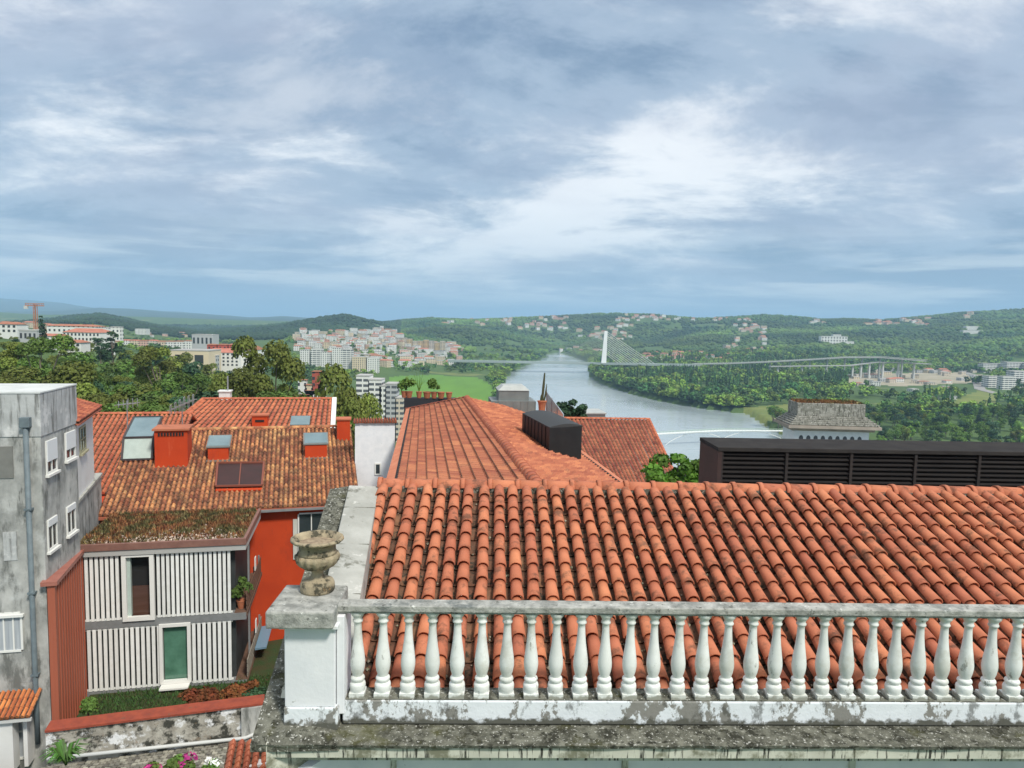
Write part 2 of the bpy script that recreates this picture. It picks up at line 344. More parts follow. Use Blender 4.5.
rd = MB(); rd.slab([RF(aL-.1, bE-.02, -.05), RF(WID, bE-.02, -.05), RF(WID, bR, -.05), RF(aL-.1, bR, -.05)], (0, 0, -.15))
back = [F(aL-.1, bR+.02, zR-.06), F(WID, bR+.02, zR-.06), F(WID, bR+2.5, zR-1.0), F(aL-.1, bR+2.5, zR-1.0)]
rd.slab(back, (0, 0, -.1)); rd.build('roof_deck', mPan, bld)
mo = MB()   # crumbs of mortar and moss in the channels
for _ in range(420):
    i = random.randrange(60); q = RF(aL+.06+(i+.5)*cs+random.gauss(0, .018), bE)+sd*random.uniform(0, Ls)+nn*.0; r = random.uniform(.006, .02); mo.tint = random.random()
    mo.add([q+fu*r, q+sd*r, q-fu*r, q-sd*r*1.4, q+nn*r*.9], [(0, 1, 4), (1, 2, 4), (2, 3, 4), (3, 0, 4)])
mo.build('debris', mat('mortar_crumb', (.32, .29, .23), (.10, .10, .05), scale=20, tint=.6, rough=1), roofo)['kind'] = 'stuff'
rc = MB(); ridge_caps(rc, F(aL-.02, bR+.02, zR+.02), F(WID-1, bR+.02, zR+.02), .085, .345, over=.014)
rc.build('ridge', mTile, roofo, smooth=True)
# mortar bed under ridge
mb = MB(); mb.box(F(0, 0), fu, fv, aL, WID-1, bR-.07, bR+.09, zP+zR-.07, zP+zR+.035); mb.build('ridge_mortar', mMoss, roofo)
# body wall below the cornice
wl = MB(); wl.box(FO, fu, fv, -.12, WID, .10, 7.0, 71, zP-.33)
wl.build('wall', mWhite, bld)
for i in range(7):
    mb = MB(); mb.box(FO, fu, fv, .35+i*1.9, .40+i*1.9, .075, .10, 75, zP-.335); mb.build('pilaster_joint', mDrip, bld)
# cornice ledge along the front and raking up the left gable
k0 = P(250, 747, 5.12); aC = (k0-FO).dot(fu); bC = (k0-FO).dot(fv); zC = zP-.205
ce = MB()
nseg = 60                                              # slightly irregular worn edge
top = []; 
for i in range(nseg+1):
    a = aC+(WID-aC)*i/nseg; j = random.uniform(-.008, .008)
    top.append((a, bC+j))
vs = []; fs = []
for a, b in top: vs += [F(a, .03, -.205), F(a, b, -.215+random.uniform(-.006, .004)), F(a, b+.01, -.245), F(a, .1, -.25)]
for i in range(nseg): fs += [(4*i+c, 4*i+c+1, 4*i+5+c, 4*i+4+c) for c in range(3)]
ce.add(vs, fs); ce.box(FO, fu, fv, aC+.3, WID, -.02, .4, zC-.05, zC-.002)
cor = ce.build('cornice', mMoss, bld)
ce = MB(); ce.box(FO, fu, fv, aC+.13, WID, bC+.03, .1, zP-.335, zP-.2505); ce.build('cornice_fascia', mDrip, cor)
ce = MB(); ce.box(FO, fu, fv, aC+.20, WID, bC+.13, .1, zP-.42, zP-.3355); ce.build('cornice_moulding', mDrip, cor)
# raking cornice on the left gable
e1 = P(330, 489, 8.75); e2 = P(350, 486, 8.85)
rk = MB(); n0 = F(aC, bC, -.213); n1 = F(-.38, .0, -.20); n2 = F(-.33, .3, -.19)
j0 = n0.lerp(e1, .14); rk.slab([n0, F(-.0, bC+.02, -.2155), F(-.0, .2, -.208), j0], (0, 0, -.06)); rk.slab([j0, F(-.0, .2, -.208), F(-.0, 1.2, -.0), e2, e1], (0, 0, -.06))
rk.build('raking_cornice', mMoss, bld)
rk = MB(); i0 = n0+fu*.12; rk.slab([i0, F(-.05, .1, -.26), e2+V((0, 0, -.06)), e1+V((.1, 0, -.06))], (0, 0, -.3)); rk.build('raking_moulding', mDrip, bld)
wl = MB(); wl.slab([V((q.x, q.y, 71)) for q in (i0+fu*.12, F(0, .1), e2, e1+fu*.15)], (0, 0, 1)); 
qq = [i0+fu*.12+V((0, 0, -.34)), F(.1, .1, -.34), e2+V((.2, 0, -.34)), e1+fu*.15+V((0, 0, -.34))]
wl = MB(); wl.add([V((q.x, q.y, 71)) for q in qq]+qq, [(0, 3, 2, 1), (4, 5, 6, 7), (0, 1, 5, 4), (1, 2, 6, 5), (2, 3, 7, 6), (3, 0, 4, 7)]); wl.build('gable_wall', mWhite, bld)
# sloping pale coping between gable and tiles
c1 = P(349, 485, 8.80); c2 = P(379, 486, 8.92); c3 = P(353, 640, 5.78); c4 = P(312, 640, 5.74)
cp = MB(); cp.slab([c4, c3, c2, c1], (0, 0, -.30)); cop = cp.build('coping', mCope, bld, bevel=.012)
for t in (.22, .52, .80):
    a_, b_ = c4.lerp(c1, t), c3.lerp(c2, t); mb = MB(); mb.beam(a_+V((0, 0, .001)), b_+V((0, 0, .001)), .012, .006); mb.build('coping_joint', mMoss, cop)

# balustrade
bal = thing('stone_balustrade', 'white painted stone balustrade with bulbous balusters and lichened handrail', 'balustrade', F(3, .05, 0))
mb = MB(); mb.box(FO, fu, fv, -.02, WID, -.005, .20, zP-.20, zP)
pl = mb.build('plinth', mPeel, bal, bevel=.012)
mb = MB(); mb.box(FO, fu, fv, .0, WID, .004, .19, zP+.0005, zP+.006); mb.build('plinth_top', mMoss, pl)
zr = 87.72-zP
mb = MB(); n_ = 40
for i in range(n_): pass
mb.box(FO, fu, fv, -.08, WID, -.005, .145, zP+.722, zP+.775); mb.box(FO, fu, fv, -.08, WID, .012, .13, zP+.704, zP+.7215)
mb.build('handrail', mRail, bal, bevel=.01)
prof = [(.050, .045), (.054, .06), (.056, .085), (.052, .10), (.040, .107), (.045, .118), (.050, .13), (.046, .142), (.034, .150), (.036, .158), (.046, .19), (.0515, .225), (.052, .25), (.048, .29), (.041, .34), (.034, .39), (.0285, .45), (.026, .50), (.026, .525), (.034, .532), (.036, .542), (.030, .550), (.032, .565), (.042, .578), (.050, .590), (.050, .606)]
prof = [(r*1.13, z*1.164 if z > .05 else z) for r, z in prof]
bs0 = None
for i in range(36):
    a = .088+i*.1990
    if i == 0:
        mb = MB(); mb.lathe(F(a, .07, 0), prof, 20); q = F(a, .07)
        mb.box(q, fu, fv, -.06, .06, -.06, .06, zP+.006, zP+.046)
        bs0 = mb.build('baluster', mBal, bal); bs0.data.shade_smooth(); off = q-bal.location; off.z = 0; bs0.data.transform(Matrix.Translation(-off)); bs0.location = off
        em = bs0.modifiers.new('e', 'EDGE_SPLIT'); em.split_angle = R(50)
        a0 = a
    else:
        c = bs0.copy(); COL.objects.link(c); c.location = V(bs0.location)+fu*(a-a0); c.rotation_euler = (random.gauss(0, .004), random.gauss(0, .006), random.uniform(-.05, .05)); c.scale = (random.uniform(.97, 1.03),)*2+(1,)
# pier
pr = MB(); pr.box(FO, fu, fv, -.455, -.065, -.07, .32, zP-.02, zP+.62)
pier = pr.build('pier', mWhite, bal, bevel=.008)
mb = MB(); mb.box(FO, fu, fv, -.46, -.04, -.085, .33, zP-.205, zP-.02); mb.build('pier_base', mPeel, pier, bevel=.01)
mb = MB(); mb.box(FO, fu, fv, -.49, -.035, -.10, .35, zP+.62, zP+.652); mb.build('pier_moulding', mWhite, pier, bevel=.006)
mb = MB(); mb.box(FO, fu, fv, -.57, -.055, -.17, .40, zP+.652, zP+.79); mb.build('pier_cap', mRail, pier, bevel=.015)
mb = MB(); mb.box(FO, fu, fv, -.06, .0, -.03, .25, zP-.1, zP+.70); mb.build('half_pilaster', mWhite, pier, bevel=.006)
# urn
uc = PZ(317.5, 590, zP+.79); urn = thing('stone_urn', 'weathered sandstone garden urn with gadrooned bowl on the balustrade pier', 'urn', uc)
mb = MB(); mb.lathe(uc, [(.135, 0), (.140, .015), (.138, .06), (.128, .085), (.085, .098), (.058, .115), (.047, .14), (.047, .165), (.062, .182)], 32); mb.build('foot', mUrn, urn, smooth=True)
def fl(i, k): return .085*math.cos(k*2*math.pi/4) if 1 <= i <= 6 else 0
mb = MB(); mb.lathe(uc, [(.05, .18), (.09, .19), (.128, .215), (.155, .25), (.164, .285), (.160, .305), (.146, .32)], 64, flute=lambda i, k: .12*abs(math.sin(k*math.pi*16/64)) if 0 < i < 6 else 0)
bo = mb.build('bowl', mUrn, urn, smooth=True)
mb = MB(); mb.lathe(uc, [(.145, .312), (.160, .32), (.150, .335), (.145, .36), (.145, .39), (.175, .41), (.205, .42), (.213, .432), (.207, .445), (.19, .447), (.172, .43), (.15, .40), (.13, .38)], 64,
         flute=lambda i, k: (.035*math.sin(k*5.1)*math.sin(k*1.7+i)) if i in (3, 4) else (.012*math.sin(k*2*math.pi/64*16) if i in (6, 7, 8) else 0))
mb.build('rim', mUrn, urn, smooth=True)
mb = MB(); mb.lathe(uc, [(.14, .37), (.15, .40), (.08, .405), (.001, .41)], 32); mb.build('soil', mat('urn_soil', (.42, .33, .22), (.2, .15, .10), scale=20, bump=.01, bscale=60), urn)

# ------------------------------------------------------------------ DARK LOUVRED BOX
q = P(719, 447, 13.0); zt = q.z
lb = thing('louvred_plant_box', 'long dark louvred rooftop plant screen behind the foreground ridge', 'rooftop screen', V((q.x+6, q.y, zt-1.6)))
mb = MB(); mb.box(q, fu, fv, .0, 14, .08, 1.1, zt-2.4, zt-.08); mb.build('casing', mLouv, lb)
mb = MB(); mb.box(q, fu, fv, -.03, 14, -.04, 1.12, zt-.075, zt); mb.build('top_sheet', mLouvTop, lb, bevel=.01)
mb = MB(); mb.box(q, fu, fv, -.02, .05, -.03, 1.11, zt-2.4, zt-.08); mb.build('end_panel', mat('dark_maroon_panel', (.05, .028, .025), (.035, .022, .02), scale=2, rough=.6), lb)
for i in range(11):
    mb = MB(); a0 = .06+i*1.22
    for k in range(16):
        z = zt-.13-k*.085
        mb.add([q+fu*(a0+.03)+fv*.0+V((0, 0, z-q.z)), q+fu*(a0+1.19)+V((0, 0, z-q.z)), q+fu*(a0+1.19)+fv*.06+V((0, 0, z-q.z+.05)), q+fu*(a0+.03)+fv*.06+V((0, 0, z-q.z+.05)),
                q+fu*(a0+.03)+V((0, 0, z-q.z-.016)), q+fu*(a0+1.19)+V((0, 0, z-q.z-.016))], [(0, 1, 2, 3), (4, 5, 1, 0)])
    mb.build('louvre_panel', mat('louvre_blade', (.020, .017, .016), (.014, .012, .012), scale=2, rough=.7, spec=.15), lb)
    mb = MB(); mb.box(q, fu, fv, a0-.025, a0+.025, -.02, .08, zt-2.4, zt-.08); mb.build('post', mLouv, lb)

# ------------------------------------------------------------------ CENTRAL LONG ROOF
zr_ = 85.5; ze_ = 84.0
R1 = PZ(467, 398, zr_); R0 = PZ(536, 482, zr_); L1 = PZ(406, 410, ze_); L0 = PZ(386, 482, ze_)
rdir = (R0-R1).normalized(); R0 = R0+rdir*3; L0 = L0+(L0-L1).normalized()*3
RR0 = PZ(622, 482, ze_)+rdir*3; RR1 = RR0-rdir*((R0-R1).length-.3)
ch = thing('long_ridge_building', 'building with long flat-tiled clay gable roof running away from the foreground ridge', 'building', (L0+RR0)/2+V((0, 0, -10)))
def inset(a, b, t): return a+(b-a)*t
tB = .09
mb = MB()
nL = roof_patch(mb, L1.lerp(R1, tB), L0.lerp(R0, tB), R0, R1, 70, 11, .03, .05, 4, 1.0, True)
nRr = roof_patch(mb, RR0.lerp(R0, tB), RR1.lerp(R1, tB), R1, R0, 70, 13, .06, .05, 4, 1.3, True)
cro = mb.build('roof', mTileFlat, ch)
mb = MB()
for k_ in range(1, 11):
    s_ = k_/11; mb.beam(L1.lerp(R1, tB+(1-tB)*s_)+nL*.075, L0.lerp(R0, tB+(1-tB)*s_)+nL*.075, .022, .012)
mb.build('course_shade_line', mPan, cro)  # dark strips along each course, standing in for the shadow line of the tile step
mb = MB(); dz_ = V((0, 0, -.16)); mb.slab([L1+dz_, L0+dz_, R0+dz_, R1+dz_], (0, 0, -.2)); mb.slab([RR0+dz_, RR1+dz_, R1+dz_, R0+dz_], (0, 0, -.2))
for x in (0,): pass
mb.build('roof_deck', mTileFlat, cro)
mb = MB(); up = V((0, 0, .06))
for a, b, c, d in ((L1, L0, L0.lerp(R0, tB*.85), L1.lerp(R1, tB*.85)), (RR0, RR1, RR1.lerp(R1, tB*.85), RR0.lerp(R0, tB*.85))):
    mb.slab([a-up*0+V((0, 0, .02)), b+V((0, 0, .02)), c+V((0, 0, .02)), d+V((0, 0, .02))], (0, 0, .07))
mb.build('eave_band', mat('eave_clay', (.60, .23, .13), (.5, .17, .09), scale=2, rough=.9), cro)
mb = MB(); 
for a, b in ((L1.lerp(R1, tB*.93), L0.lerp(R0, tB*.93)), (RR0.lerp(R0, tB*.93), RR1.lerp(R1, tB*.93))): mb.beam(a+up, b+up, .10, .05)
mb.build('gutter', mDarkIn, cro)
mb = MB(); ridge_caps(mb, R1+V((0, 0, -.02)), R0+V((0, 0, -.02)), .17, .42, over=.02); mb.build('ridge', mTileNew, cro, smooth=True)
mb = MB(); ridge_caps(mb, L1+up, R1+up, .07, .4); mb.build('verge', mTileDark, cro, smooth=True)
mb = MB(); pts = [(L0.x+.2, L0.y), (L1.x+.2, L1.y-.2), (R1.x, R1.y-.2), (RR1.x-.2, RR1.y-.2), (RR0.x-.2, RR0.y), (R0.x, R0.y)]
mb.prism(pts, 68, ze_-.25); mb.build('wall', mWhiteWall, ch)
# dark metal dormer box
def hR(px, py): return hitplane(px, py, R1, nRr)
A = hR(549, 452); B = hR(581, 461); D = hR(522, 432); C = D+(B-A)
zt = P(549, 428, A.y).z
db = thing('metal_roof_box', 'long black metal box with curved lid straddling the tiled roof slope', 'roof box', V(((A+C)/2).to_tuple()))
mb = MB(); mb.prism([(p.x, p.y) for p in (A, B, C, D)], A.z-1.3, zt); mb.build('casing', mBlack, db)
mb = MB(); n = 8
for k in range(n):
    s0, s1 = k/n, (k+1)/n; h0, h1 = .10*math.sin(math.pi*s0), .10*math.sin(math.pi*s1)
    q_ = [A.lerp(B, s0), A.lerp(B, s1), D.lerp(C, s1), D.lerp(C, s0)]
    t_ = [V((q_[0].x, q_[0].y, zt+.03+h0)), V((q_[1].x, q_[1].y, zt+.03+h1)), V((q_[2].x, q_[2].y, zt+.03+h1)), V((q_[3].x, q_[3].y, zt+.03+h0))]
    mb.hexa([V((a.x, a.y, zt+.001)) for a in q_]+t_)
mb.build('lid', mat('lid_metal', (.05, .052, .053), rough=.7, spec=.25), db)
for k in range(1, 8):
    p = A.lerp(D, k/8); mb = MB(); mb.beam(V((p.x-.01, p.y, zt-1.6)), V((p.x-.01, p.y, zt)), .035); mb.build('seam', mBlack, db)
# zinc stair head with bevelled top
zq = P(491, 417, 45); zs = thing('zinc_stair_head', 'grey zinc rooftop stair head with pale domed top beyond the long roof', 'roof structure', zq)
cu = V((math.cos(R(6)), math.sin(R(6)), 0)); cv = V((-cu.y, cu.x, 0))
w = 45*45/FPX; zt1 = P(491, 401, 45).z; zt2 = P(500, 391, 45).z
mb = MB(); mb.box(zq, cu, cv, 0, w, 0, 2.6, zq.z-4, zt1); mb.build('casing', mZinc, zs)
for k in range(7): mb = MB(); mb.box(zq, cu, cv, k*w/6-.02, k*w/6+.02, -.03, .0, zq.z-1, zt1); mb.build('seam', mZinc, zs)
mb = MB(); mb.box(zq, cu, cv, .5, w-.4, .3, 2.3, zt1, zt2); mb.build('upper_box', mZinc, zs)
mb = MB(); b4 = [zq+cu*a+cv*b for a, b in ((.45, .25), (w-.35, .25), (w-.35, 2.35), (.45, 2.35))]; t4 = [zq+cu*a+cv*b for a, b in ((.8, .6), (w-.7, .6), (w-.7, 2.0), (.8, 2.0))]
mb.hexa([V((p.x, p.y, zt2)) for p in b4]+[V((p.x, p.y, zt2+.3)) for p in t4]); mb.build('domed_top', mZincL, zs)
# glass balustrade panels
gq = P(546, 417, 42); gt = thing('glass_screen', 'angled glass terrace screen beside the potted cactus', 'screen', gq)
g2 = P(563, 424, 36); zt1 = P(546, 392, 42).z; zt2 = P(563, 408, 36).z
for k in range(3):
    a = gq.lerp(g2, k/3+.01); b = gq.lerp(g2, (k+1)/3-.01); ta = gq.z+(zt1-gq.z)*(1-k*.12); tb = gq.z+(zt1-gq.z)*(1-(k+1)*.12)
    mb = MB(); mb.hexa([a, b, b+V((.05, .05, 0)), a+V((.05, .05, 0)), V((a.x, a.y, ta)), V((b.x, b.y, tb)), V((b.x+.05, b.y+.05, tb)), V((a.x+.05, a.y+.05, ta))]); mb.build('glass_panel', mat('pale_screen_glass', (.30, .36, .38), rough=.15, spec=.8), gt)
    mb = MB(); mb.beam(a-V((0, 0, 1.5)), V((a.x, a.y, ta+.05)), .06); mb.build('post', mIron, gt)
mb = MB(); mb.beam(gq-V((0, 0, 1.6)), g2-V((0, 0, 1.6)), .3, 3.0); mb.build('kerb_wall', mZinc, gt)
# potted cactus
pq = P(542, 407, 38); ct = thing('potted_cactus', 'tall green column cactus in a clay pot on the roof edge', 'plant', pq)
mb = MB(); mb.lathe(pq, [(.17, -.3), (.2, .1), (.23, .26), (.26, .28), (.26, .34), (.2, .35)], 14); mb.build('pot', mPot, ct)
mb = MB()
for dx, h, r in ((0, 1.5, .065), (.1, .7, .05), (-.08, .45, .045), (.12, .9, .03)): mb.tube([pq+V((dx, 0, .35)), pq+V((dx*1.3+.05, 0, .35+h*.5)), pq+V((dx+.1, 0, .35+h))], [r, r*1.1, r*.6], 7)
mb.build('stems', mat('cactus_green', (.05, .07, .03), (.08, .07, .035), scale=3, rough=.8), ct)
# small zinc flat roof
zq = P(575, 421, 62); zb = thing('small_zinc_roof_box', 'low grey zinc flat-topped box behind the dark tiled roof', 'roof structure', zq); w = 31*62/FPX
zt = P(575, 414, 62).z; mb = MB(); mb.box(zq, cu, cv, 0, w, 0, 3, zq.z-3, zt); mb.build('casing', mZinc, zb); mb = MB(); mb.box(zq, cu, cv, -.08, w+.08, -.08, 3.1, zt+.002, zt+.12); mb.build('flat_top', mZincL, zb)
# right dark tiled roof
D_ = P(560, 419, 58); C_ = P(649, 420, 60); B_ = P(689, 505, 49); A_ = P(600, 504, 48)
rh = thing('dark_tiled_house', 'house with dark red ribbed tile roof between the black roof box and the river', 'house', (A_+C_)/2+V((0, 0, -9)))
mb = MB(); roof_patch(mb, A_, B_, C_, D_, 24, 30, .06, .03, 6, 1); rr_ = mb.build('roof', [mTileDark, mPan], rh)
mb = MB(); ridge_caps(mb, D_+up, C_+up, .13, .42); mb.build('ridge', mTileNew, rr_, smooth=True)
mb = MB(); ridge_caps(mb, C_+up, B_+up, .11, .42); mb.build('verge', mTileNew, rr_, smooth=True)
bk = V((1.0, 9, -4.2)); mb = MB(); mb.slab([D_, C_, C_+bk, D_+bk], (0, 0, -.15)); mb.build('rear_slope', mTileDark, rr_)
mb = MB(); mb.prism([(p.x, p.y) for p in (A_+V((.2, .2, 0)), B_+V((-.2, .2, 0)), C_+bk, D_+bk)], 55, A_.z-.15); mb.build('wall', mWhiteWall, rh)
# ------------------------------------------------------------------ LEFT HOUSES
LA = R(12.5); lu = V((math.cos(LA), math.sin(LA), 0)); lv = V((-math.sin(LA), math.cos(LA), 0)); UP = V((0, 0, 1))
def at_face(Q, d, px, py):                     # pixel on the vertical plane through Q along d -> (t, z)
    h = hitplane(px, py, Q, V((-d.y, d.x, 0))); return (h-Q).dot(d), h.z
def window(parent, Q, d, nrm, t0, t1, z0, z1, shutter=0, glass=None, mull=1, sill=True, fw=.07, frame=None, out=.05, curtain=False, label=None, cross=0):
    """one window: frame > pane, shutter, sill"""
    glass = glass or mGlass; o = Q+nrm*.0; mb = MB(); frame = frame or mFrame
    def bx(m, a0, a1, b0, b1, za, zb): m.box(o, d, nrm, a0, a1, b0, b1, za, zb)
    bx(mb, t0, t0+fw, .003, out, z0, z1); bx(mb, t1-fw, t1, .003, out, z0, z1); bx(mb, t0+fw, t1-fw, .003, out, z1-fw, z1); bx(mb, t0+fw, t1-fw, .003, out, z0, z0+fw)
    for k in range(mull):
        x = t0+(t1-t0)*(k+1)/(mull+1); bx(mb, x-fw*.35, x+fw*.35, .012, out*.85, z0+fw, z1-fw)
    for k in range(cross):
        z = z0+(z1-z0)*(k+1)/(cross+1); bx(mb, t0+fw, t1-fw, .013, out*.8, z-fw*.3, z+fw*.3)
    w = mb.build('window', frame, parent)
    if label: w['label'] = label
    mb = MB(); bx(mb, t0+fw*.5, t1-fw*.5, .004, .011, z0+fw*.5, z1-fw*.5); mb.build('pane', mCurtain if curtain else glass, w)
    if shutter: mb = MB(); bx(mb, t0+fw*.4, t1-fw*.4, .02, out+.02, z1-(z1-z0)*shutter, z1-.01); mb.build('shutter', mShutter, w)
    if sill: mb = MB(); bx(mb, t0-.06, t1+.06, .003, out+.08, z0-.09, z0-.002); mb.build('sill', frame, w)
    return w
GC = P(39, 392, 24.4); zt = GC.z; gd = solve(GC, lv, 75)
gb = thing('grey_concrete_building', 'tall streaked grey concrete building with flat white roof at left edge', 'building', V((GC.x-3, GC.y+1, 74)))
mb = MB(); mb.box(GC, lu, lv, -9, 0, 0, gd, 73, zt-1.55); gw = mb.build('wall', mConc, gb)
mb = MB(); mb.box(GC, lu, lv, -9.03, .03, -.03, gd+.03, zt-1.55, zt-.06); mb.build('parapet', mConcB, gb)
mb = MB(); mb.box(GC, lu, lv, -9.05, .05, -.05, gd+.05, zt-.06, zt); mb.build('roof', mRoofWhite, gb, bevel=.01)
nE = V((lu.x, lu.y, 0))                         # normal of the right face
for (x0, y0, x1, y1, sh) in ((46, 441, 55.5, 475, .62), (65, 433, 74, 461, .62), (47.5, 520, 56, 552, .22), (66.5, 507, 74.5, 536, .2), (47, 588, 55, 612, .2)):
    if y0 > 580: continue
    t0, z0 = at_face(GC, lv, x0, y1); t1, z1 = at_face(GC, lv, x1, y0); zm = at_face(GC, lv, (x0+x1)/2, (y0+y1)/2)[1]; zz = at_face(GC, lv, x0, y0)[1]
    window(gb, GC, lv, nE, t0, t1, z0, zz, shutter=sh, mull=1)
nS = V((-lv.x, -lv.y, 0)); GN = GC
def grect(x0, y0, x1, y1): t0, z0 = at_face(GC, lu, x0, y1); t1, z1 = at_face(GC, lu, x1, y0); return t0, t1, z0, z1
t0, t1, z0, z1 = grect(-6, 649, 24, 615); window(gb, GC, lu, nS, t0, t1, z0, z1, curtain=True, mull=2)
t0, t1, z0, z1 = grect(-30, 478, 14, 447); mb = MB(); mb.box(GC, lu, nS, t0, t1, .003, .03, z0, z1); mb.build('blocked_window', mat('blocked_panel', (.22, .22, .20), (.17, .17, .155), scale=2, rough=.95), gb)
t0, t1, z0, z1 = grect(3, 560, 18, 532); mb = MB(); mb.box(GC, lu, nS, t0, t1, .003, .02, z0, z1); mb.build('blocked_window', mConcB, gb)
pts = [P(27, 424, 24.25), P(28.5, 500, 24.22), P(32, 600, 24.2), P(36, 684, 24.2)]
mb = MB(); a = P(26.5, 424, 24.1); b = P(37, 756, 24.1); ta, za = at_face(GC, lu, 27, 424); tb, zb = at_face(GC, lu, 37, 700)
q = GC+lu*ta+nS*.12; mb.tube([V((q.x, q.y, za)), V((q.x, q.y, zb)), V((q.x, q.y, 74.6))], .085, 10); pp = mb.build('downpipe', mPipe, gb, smooth=True)
mb = MB(); mb.box(q, lu, nS, -.16, .16, -.12, .12, za-.1, za+.25); mb.build('hopper', mPipe, pp, bevel=.02)
for z in (za-3, za-6, za-9): mb = MB(); mb.box(q, lu, nS, -.12, .12, -.12, .1, z, z+.06); mb.build('bracket', mPipe, pp)
# small porch, tiled canopy, french door
t0, t1, z0, z1 = grect(-8, 756, 27, 708); 
window(gb, GC, lu, nS, t0, t1, z0, z1, mull=2, cross=1, curtain=True, sill=False, fw=.09, label='cream glazed double door under the tiled canopy').name = 'door'
tA, zA = at_face(GC, lu, -14, 700); tB_, zB = at_face(GC, lu, 43, 688)
cq = GC+lu*tB_
mb = MB(); A_ = GC+lu*tA+nS*.95; A_.z = zB-.52; B_ = GC+lu*(tB_-.05)+nS*.95; B_.z = zB-.52; C_ = GC+lu*(tB_)+nS*.05; C_.z = zB; D_ = GC+lu*tA+nS*.05; D_.z = zB
roof_patch(mb, A_, B_, C_, D_, 11, 3, .07, .03, 6, 1); mb.build('canopy', [mTileOrange, mPan], gb)
mb = MB(); mb.box(GC, lu, nS, tA, tB_-.05, .8, .9, zB-.72, zB-.62); mb.build('canopy_gutter', mPipeW, gb)
mb = MB(); mb.box(GC, lu, nS, t1+.12, tB_-.35, .004, .5, 74, zB-.75); mb.build('porch_wall', mWhiteWall, gb)
mb = MB(); mb.box(GC, lu, nS, tA, t1-.1, .3, .75, 74, z0+.1); mb.build('doorstep', mWhiteWall, gb)
# white house behind
wa = P(78, 500, 28.3); wb = P(101, 475, 33.3); wdr = V((wb.x-wa.x, wb.y-wa.y, 0)); wl_ = wdr.length; wdr.normalize(); wn = V((wdr.y, -wdr.x, 0))
wh = thing('white_gable_house', 'narrow white house with small tiled roof squeezed behind the grey concrete building', 'house', V((wa.x-2, wa.y+2, 74)))
W0 = wa-wn*.05-wdr*.9; zt = P(78, 418, 28.4).z; wd = solve(W0, wdr, 94.5)
mb = MB(); mb.box(W0, wdr, -wn, 0, wd, 0, 6, 72, zt); mb.build('wall', mWhiteWall, wh)
t0, z0 = at_face(W0, wdr, 79.5, 454); t1, z1 = at_face(W0, wdr, 84.5, 424); window(wh, W0, wdr, wn, t0, t1, z0, z1, mull=1, cross=1, frame=mat('olive_frame', (.40, .38, .25), rough=.7))
A_ = W0+wn*.35-wdr*.1; A_.z = zt-.02; B_ = W0+wn*.35+wdr*(wd+.25); B_.z = zt-.02; C_ = B_-wn*1.6; C_.z += .55; D_ = A_-wn*1.6; D_.z += .55
mb = MB(); roof_patch(mb, A_, B_, C_, D_, 18, 12, .06, .03, 6, 1); mb.mi = 0; mb.slab([A_-UP*.1, B_-UP*.1, C_-UP*.1, D_-UP*.1], (0, 0, -.05)); mb.build('roof', [mTileDark, mPan], wh)
mb = MB(); mb.box(wa-wdr*.9, wdr, -wn, 0, wl_+.9, 0, 4.5, 72, wa.z-.12); an = mb.build('annex', mConc, wh)
mb = MB(); mb.box(wa-wdr*.9, wdr, -wn, 0, wl_+.95, -.06, 4.5, wa.z-.119, wa.z); mb.build('annex_coping', mCope, an)

# ---- slatted building
S0 = P(79, 556, 27.9); su = R(12.5)
SQ = S0; sw = solve(SQ, lu, 232.5); sw2 = solve(SQ, lu, 247); sdp = 4.6
sb = thing('slatted_building', 'modern two storey building with white vertical slat screens and planted flat roof', 'building', V((SQ.x+3, SQ.y+2, 74)))
def srect(x0, y0, x1, y1): t0, z0 = at_face(SQ, lu, x0, y1); t1, z1 = at_face(SQ, lu, x1, y0); return t0, t1, min(z0, z1), max(z0, z1)
def sz(px, py): return at_face(SQ, lu, px, py)[1]
zRf = sz(80, 545); zTop1 = sz(80, 556); zBot1 = sz(80, 622); zTop2 = sz(80, 630); zBot2 = sz(80, 692)
mb = MB(); mb.box(SQ, lu, lv, -.1, sw+.05, .30, sdp, zBot2-1.5, zRf-.35); mb.build('dark_wall', mat('dark_cladding', (.05, .055, .055), (.035, .04, .04), rough=.6), sb)
# roof: fascia tray + sedum
mb = MB()
for a0, a1, b0, b1 in ((-.25, sw2, -.25, -.12), (sw2-.12, sw2, -.12, sdp), ): mb.box(SQ, lu, lv, a0, a1, b0, b1, zRf-.22, zRf+.06)
mb.build('fascia', mFascia, sb, bevel=.01)
mb = MB(); mb.box(SQ, lu, lv, -.22, sw2-.02, -.2, sdp, zRf-.45, zRf-.225); mb.build('roof_edge', mat('pale_roof_edge', (.42, .42, .40), rough=.5), sb)
mb = MB(); mb.box(SQ, lu, lv, -.22, sw2-.13, -.115, sdp, zRf-.2, zRf-.02); sed = mb.build('green_roof', mSoil, sb)
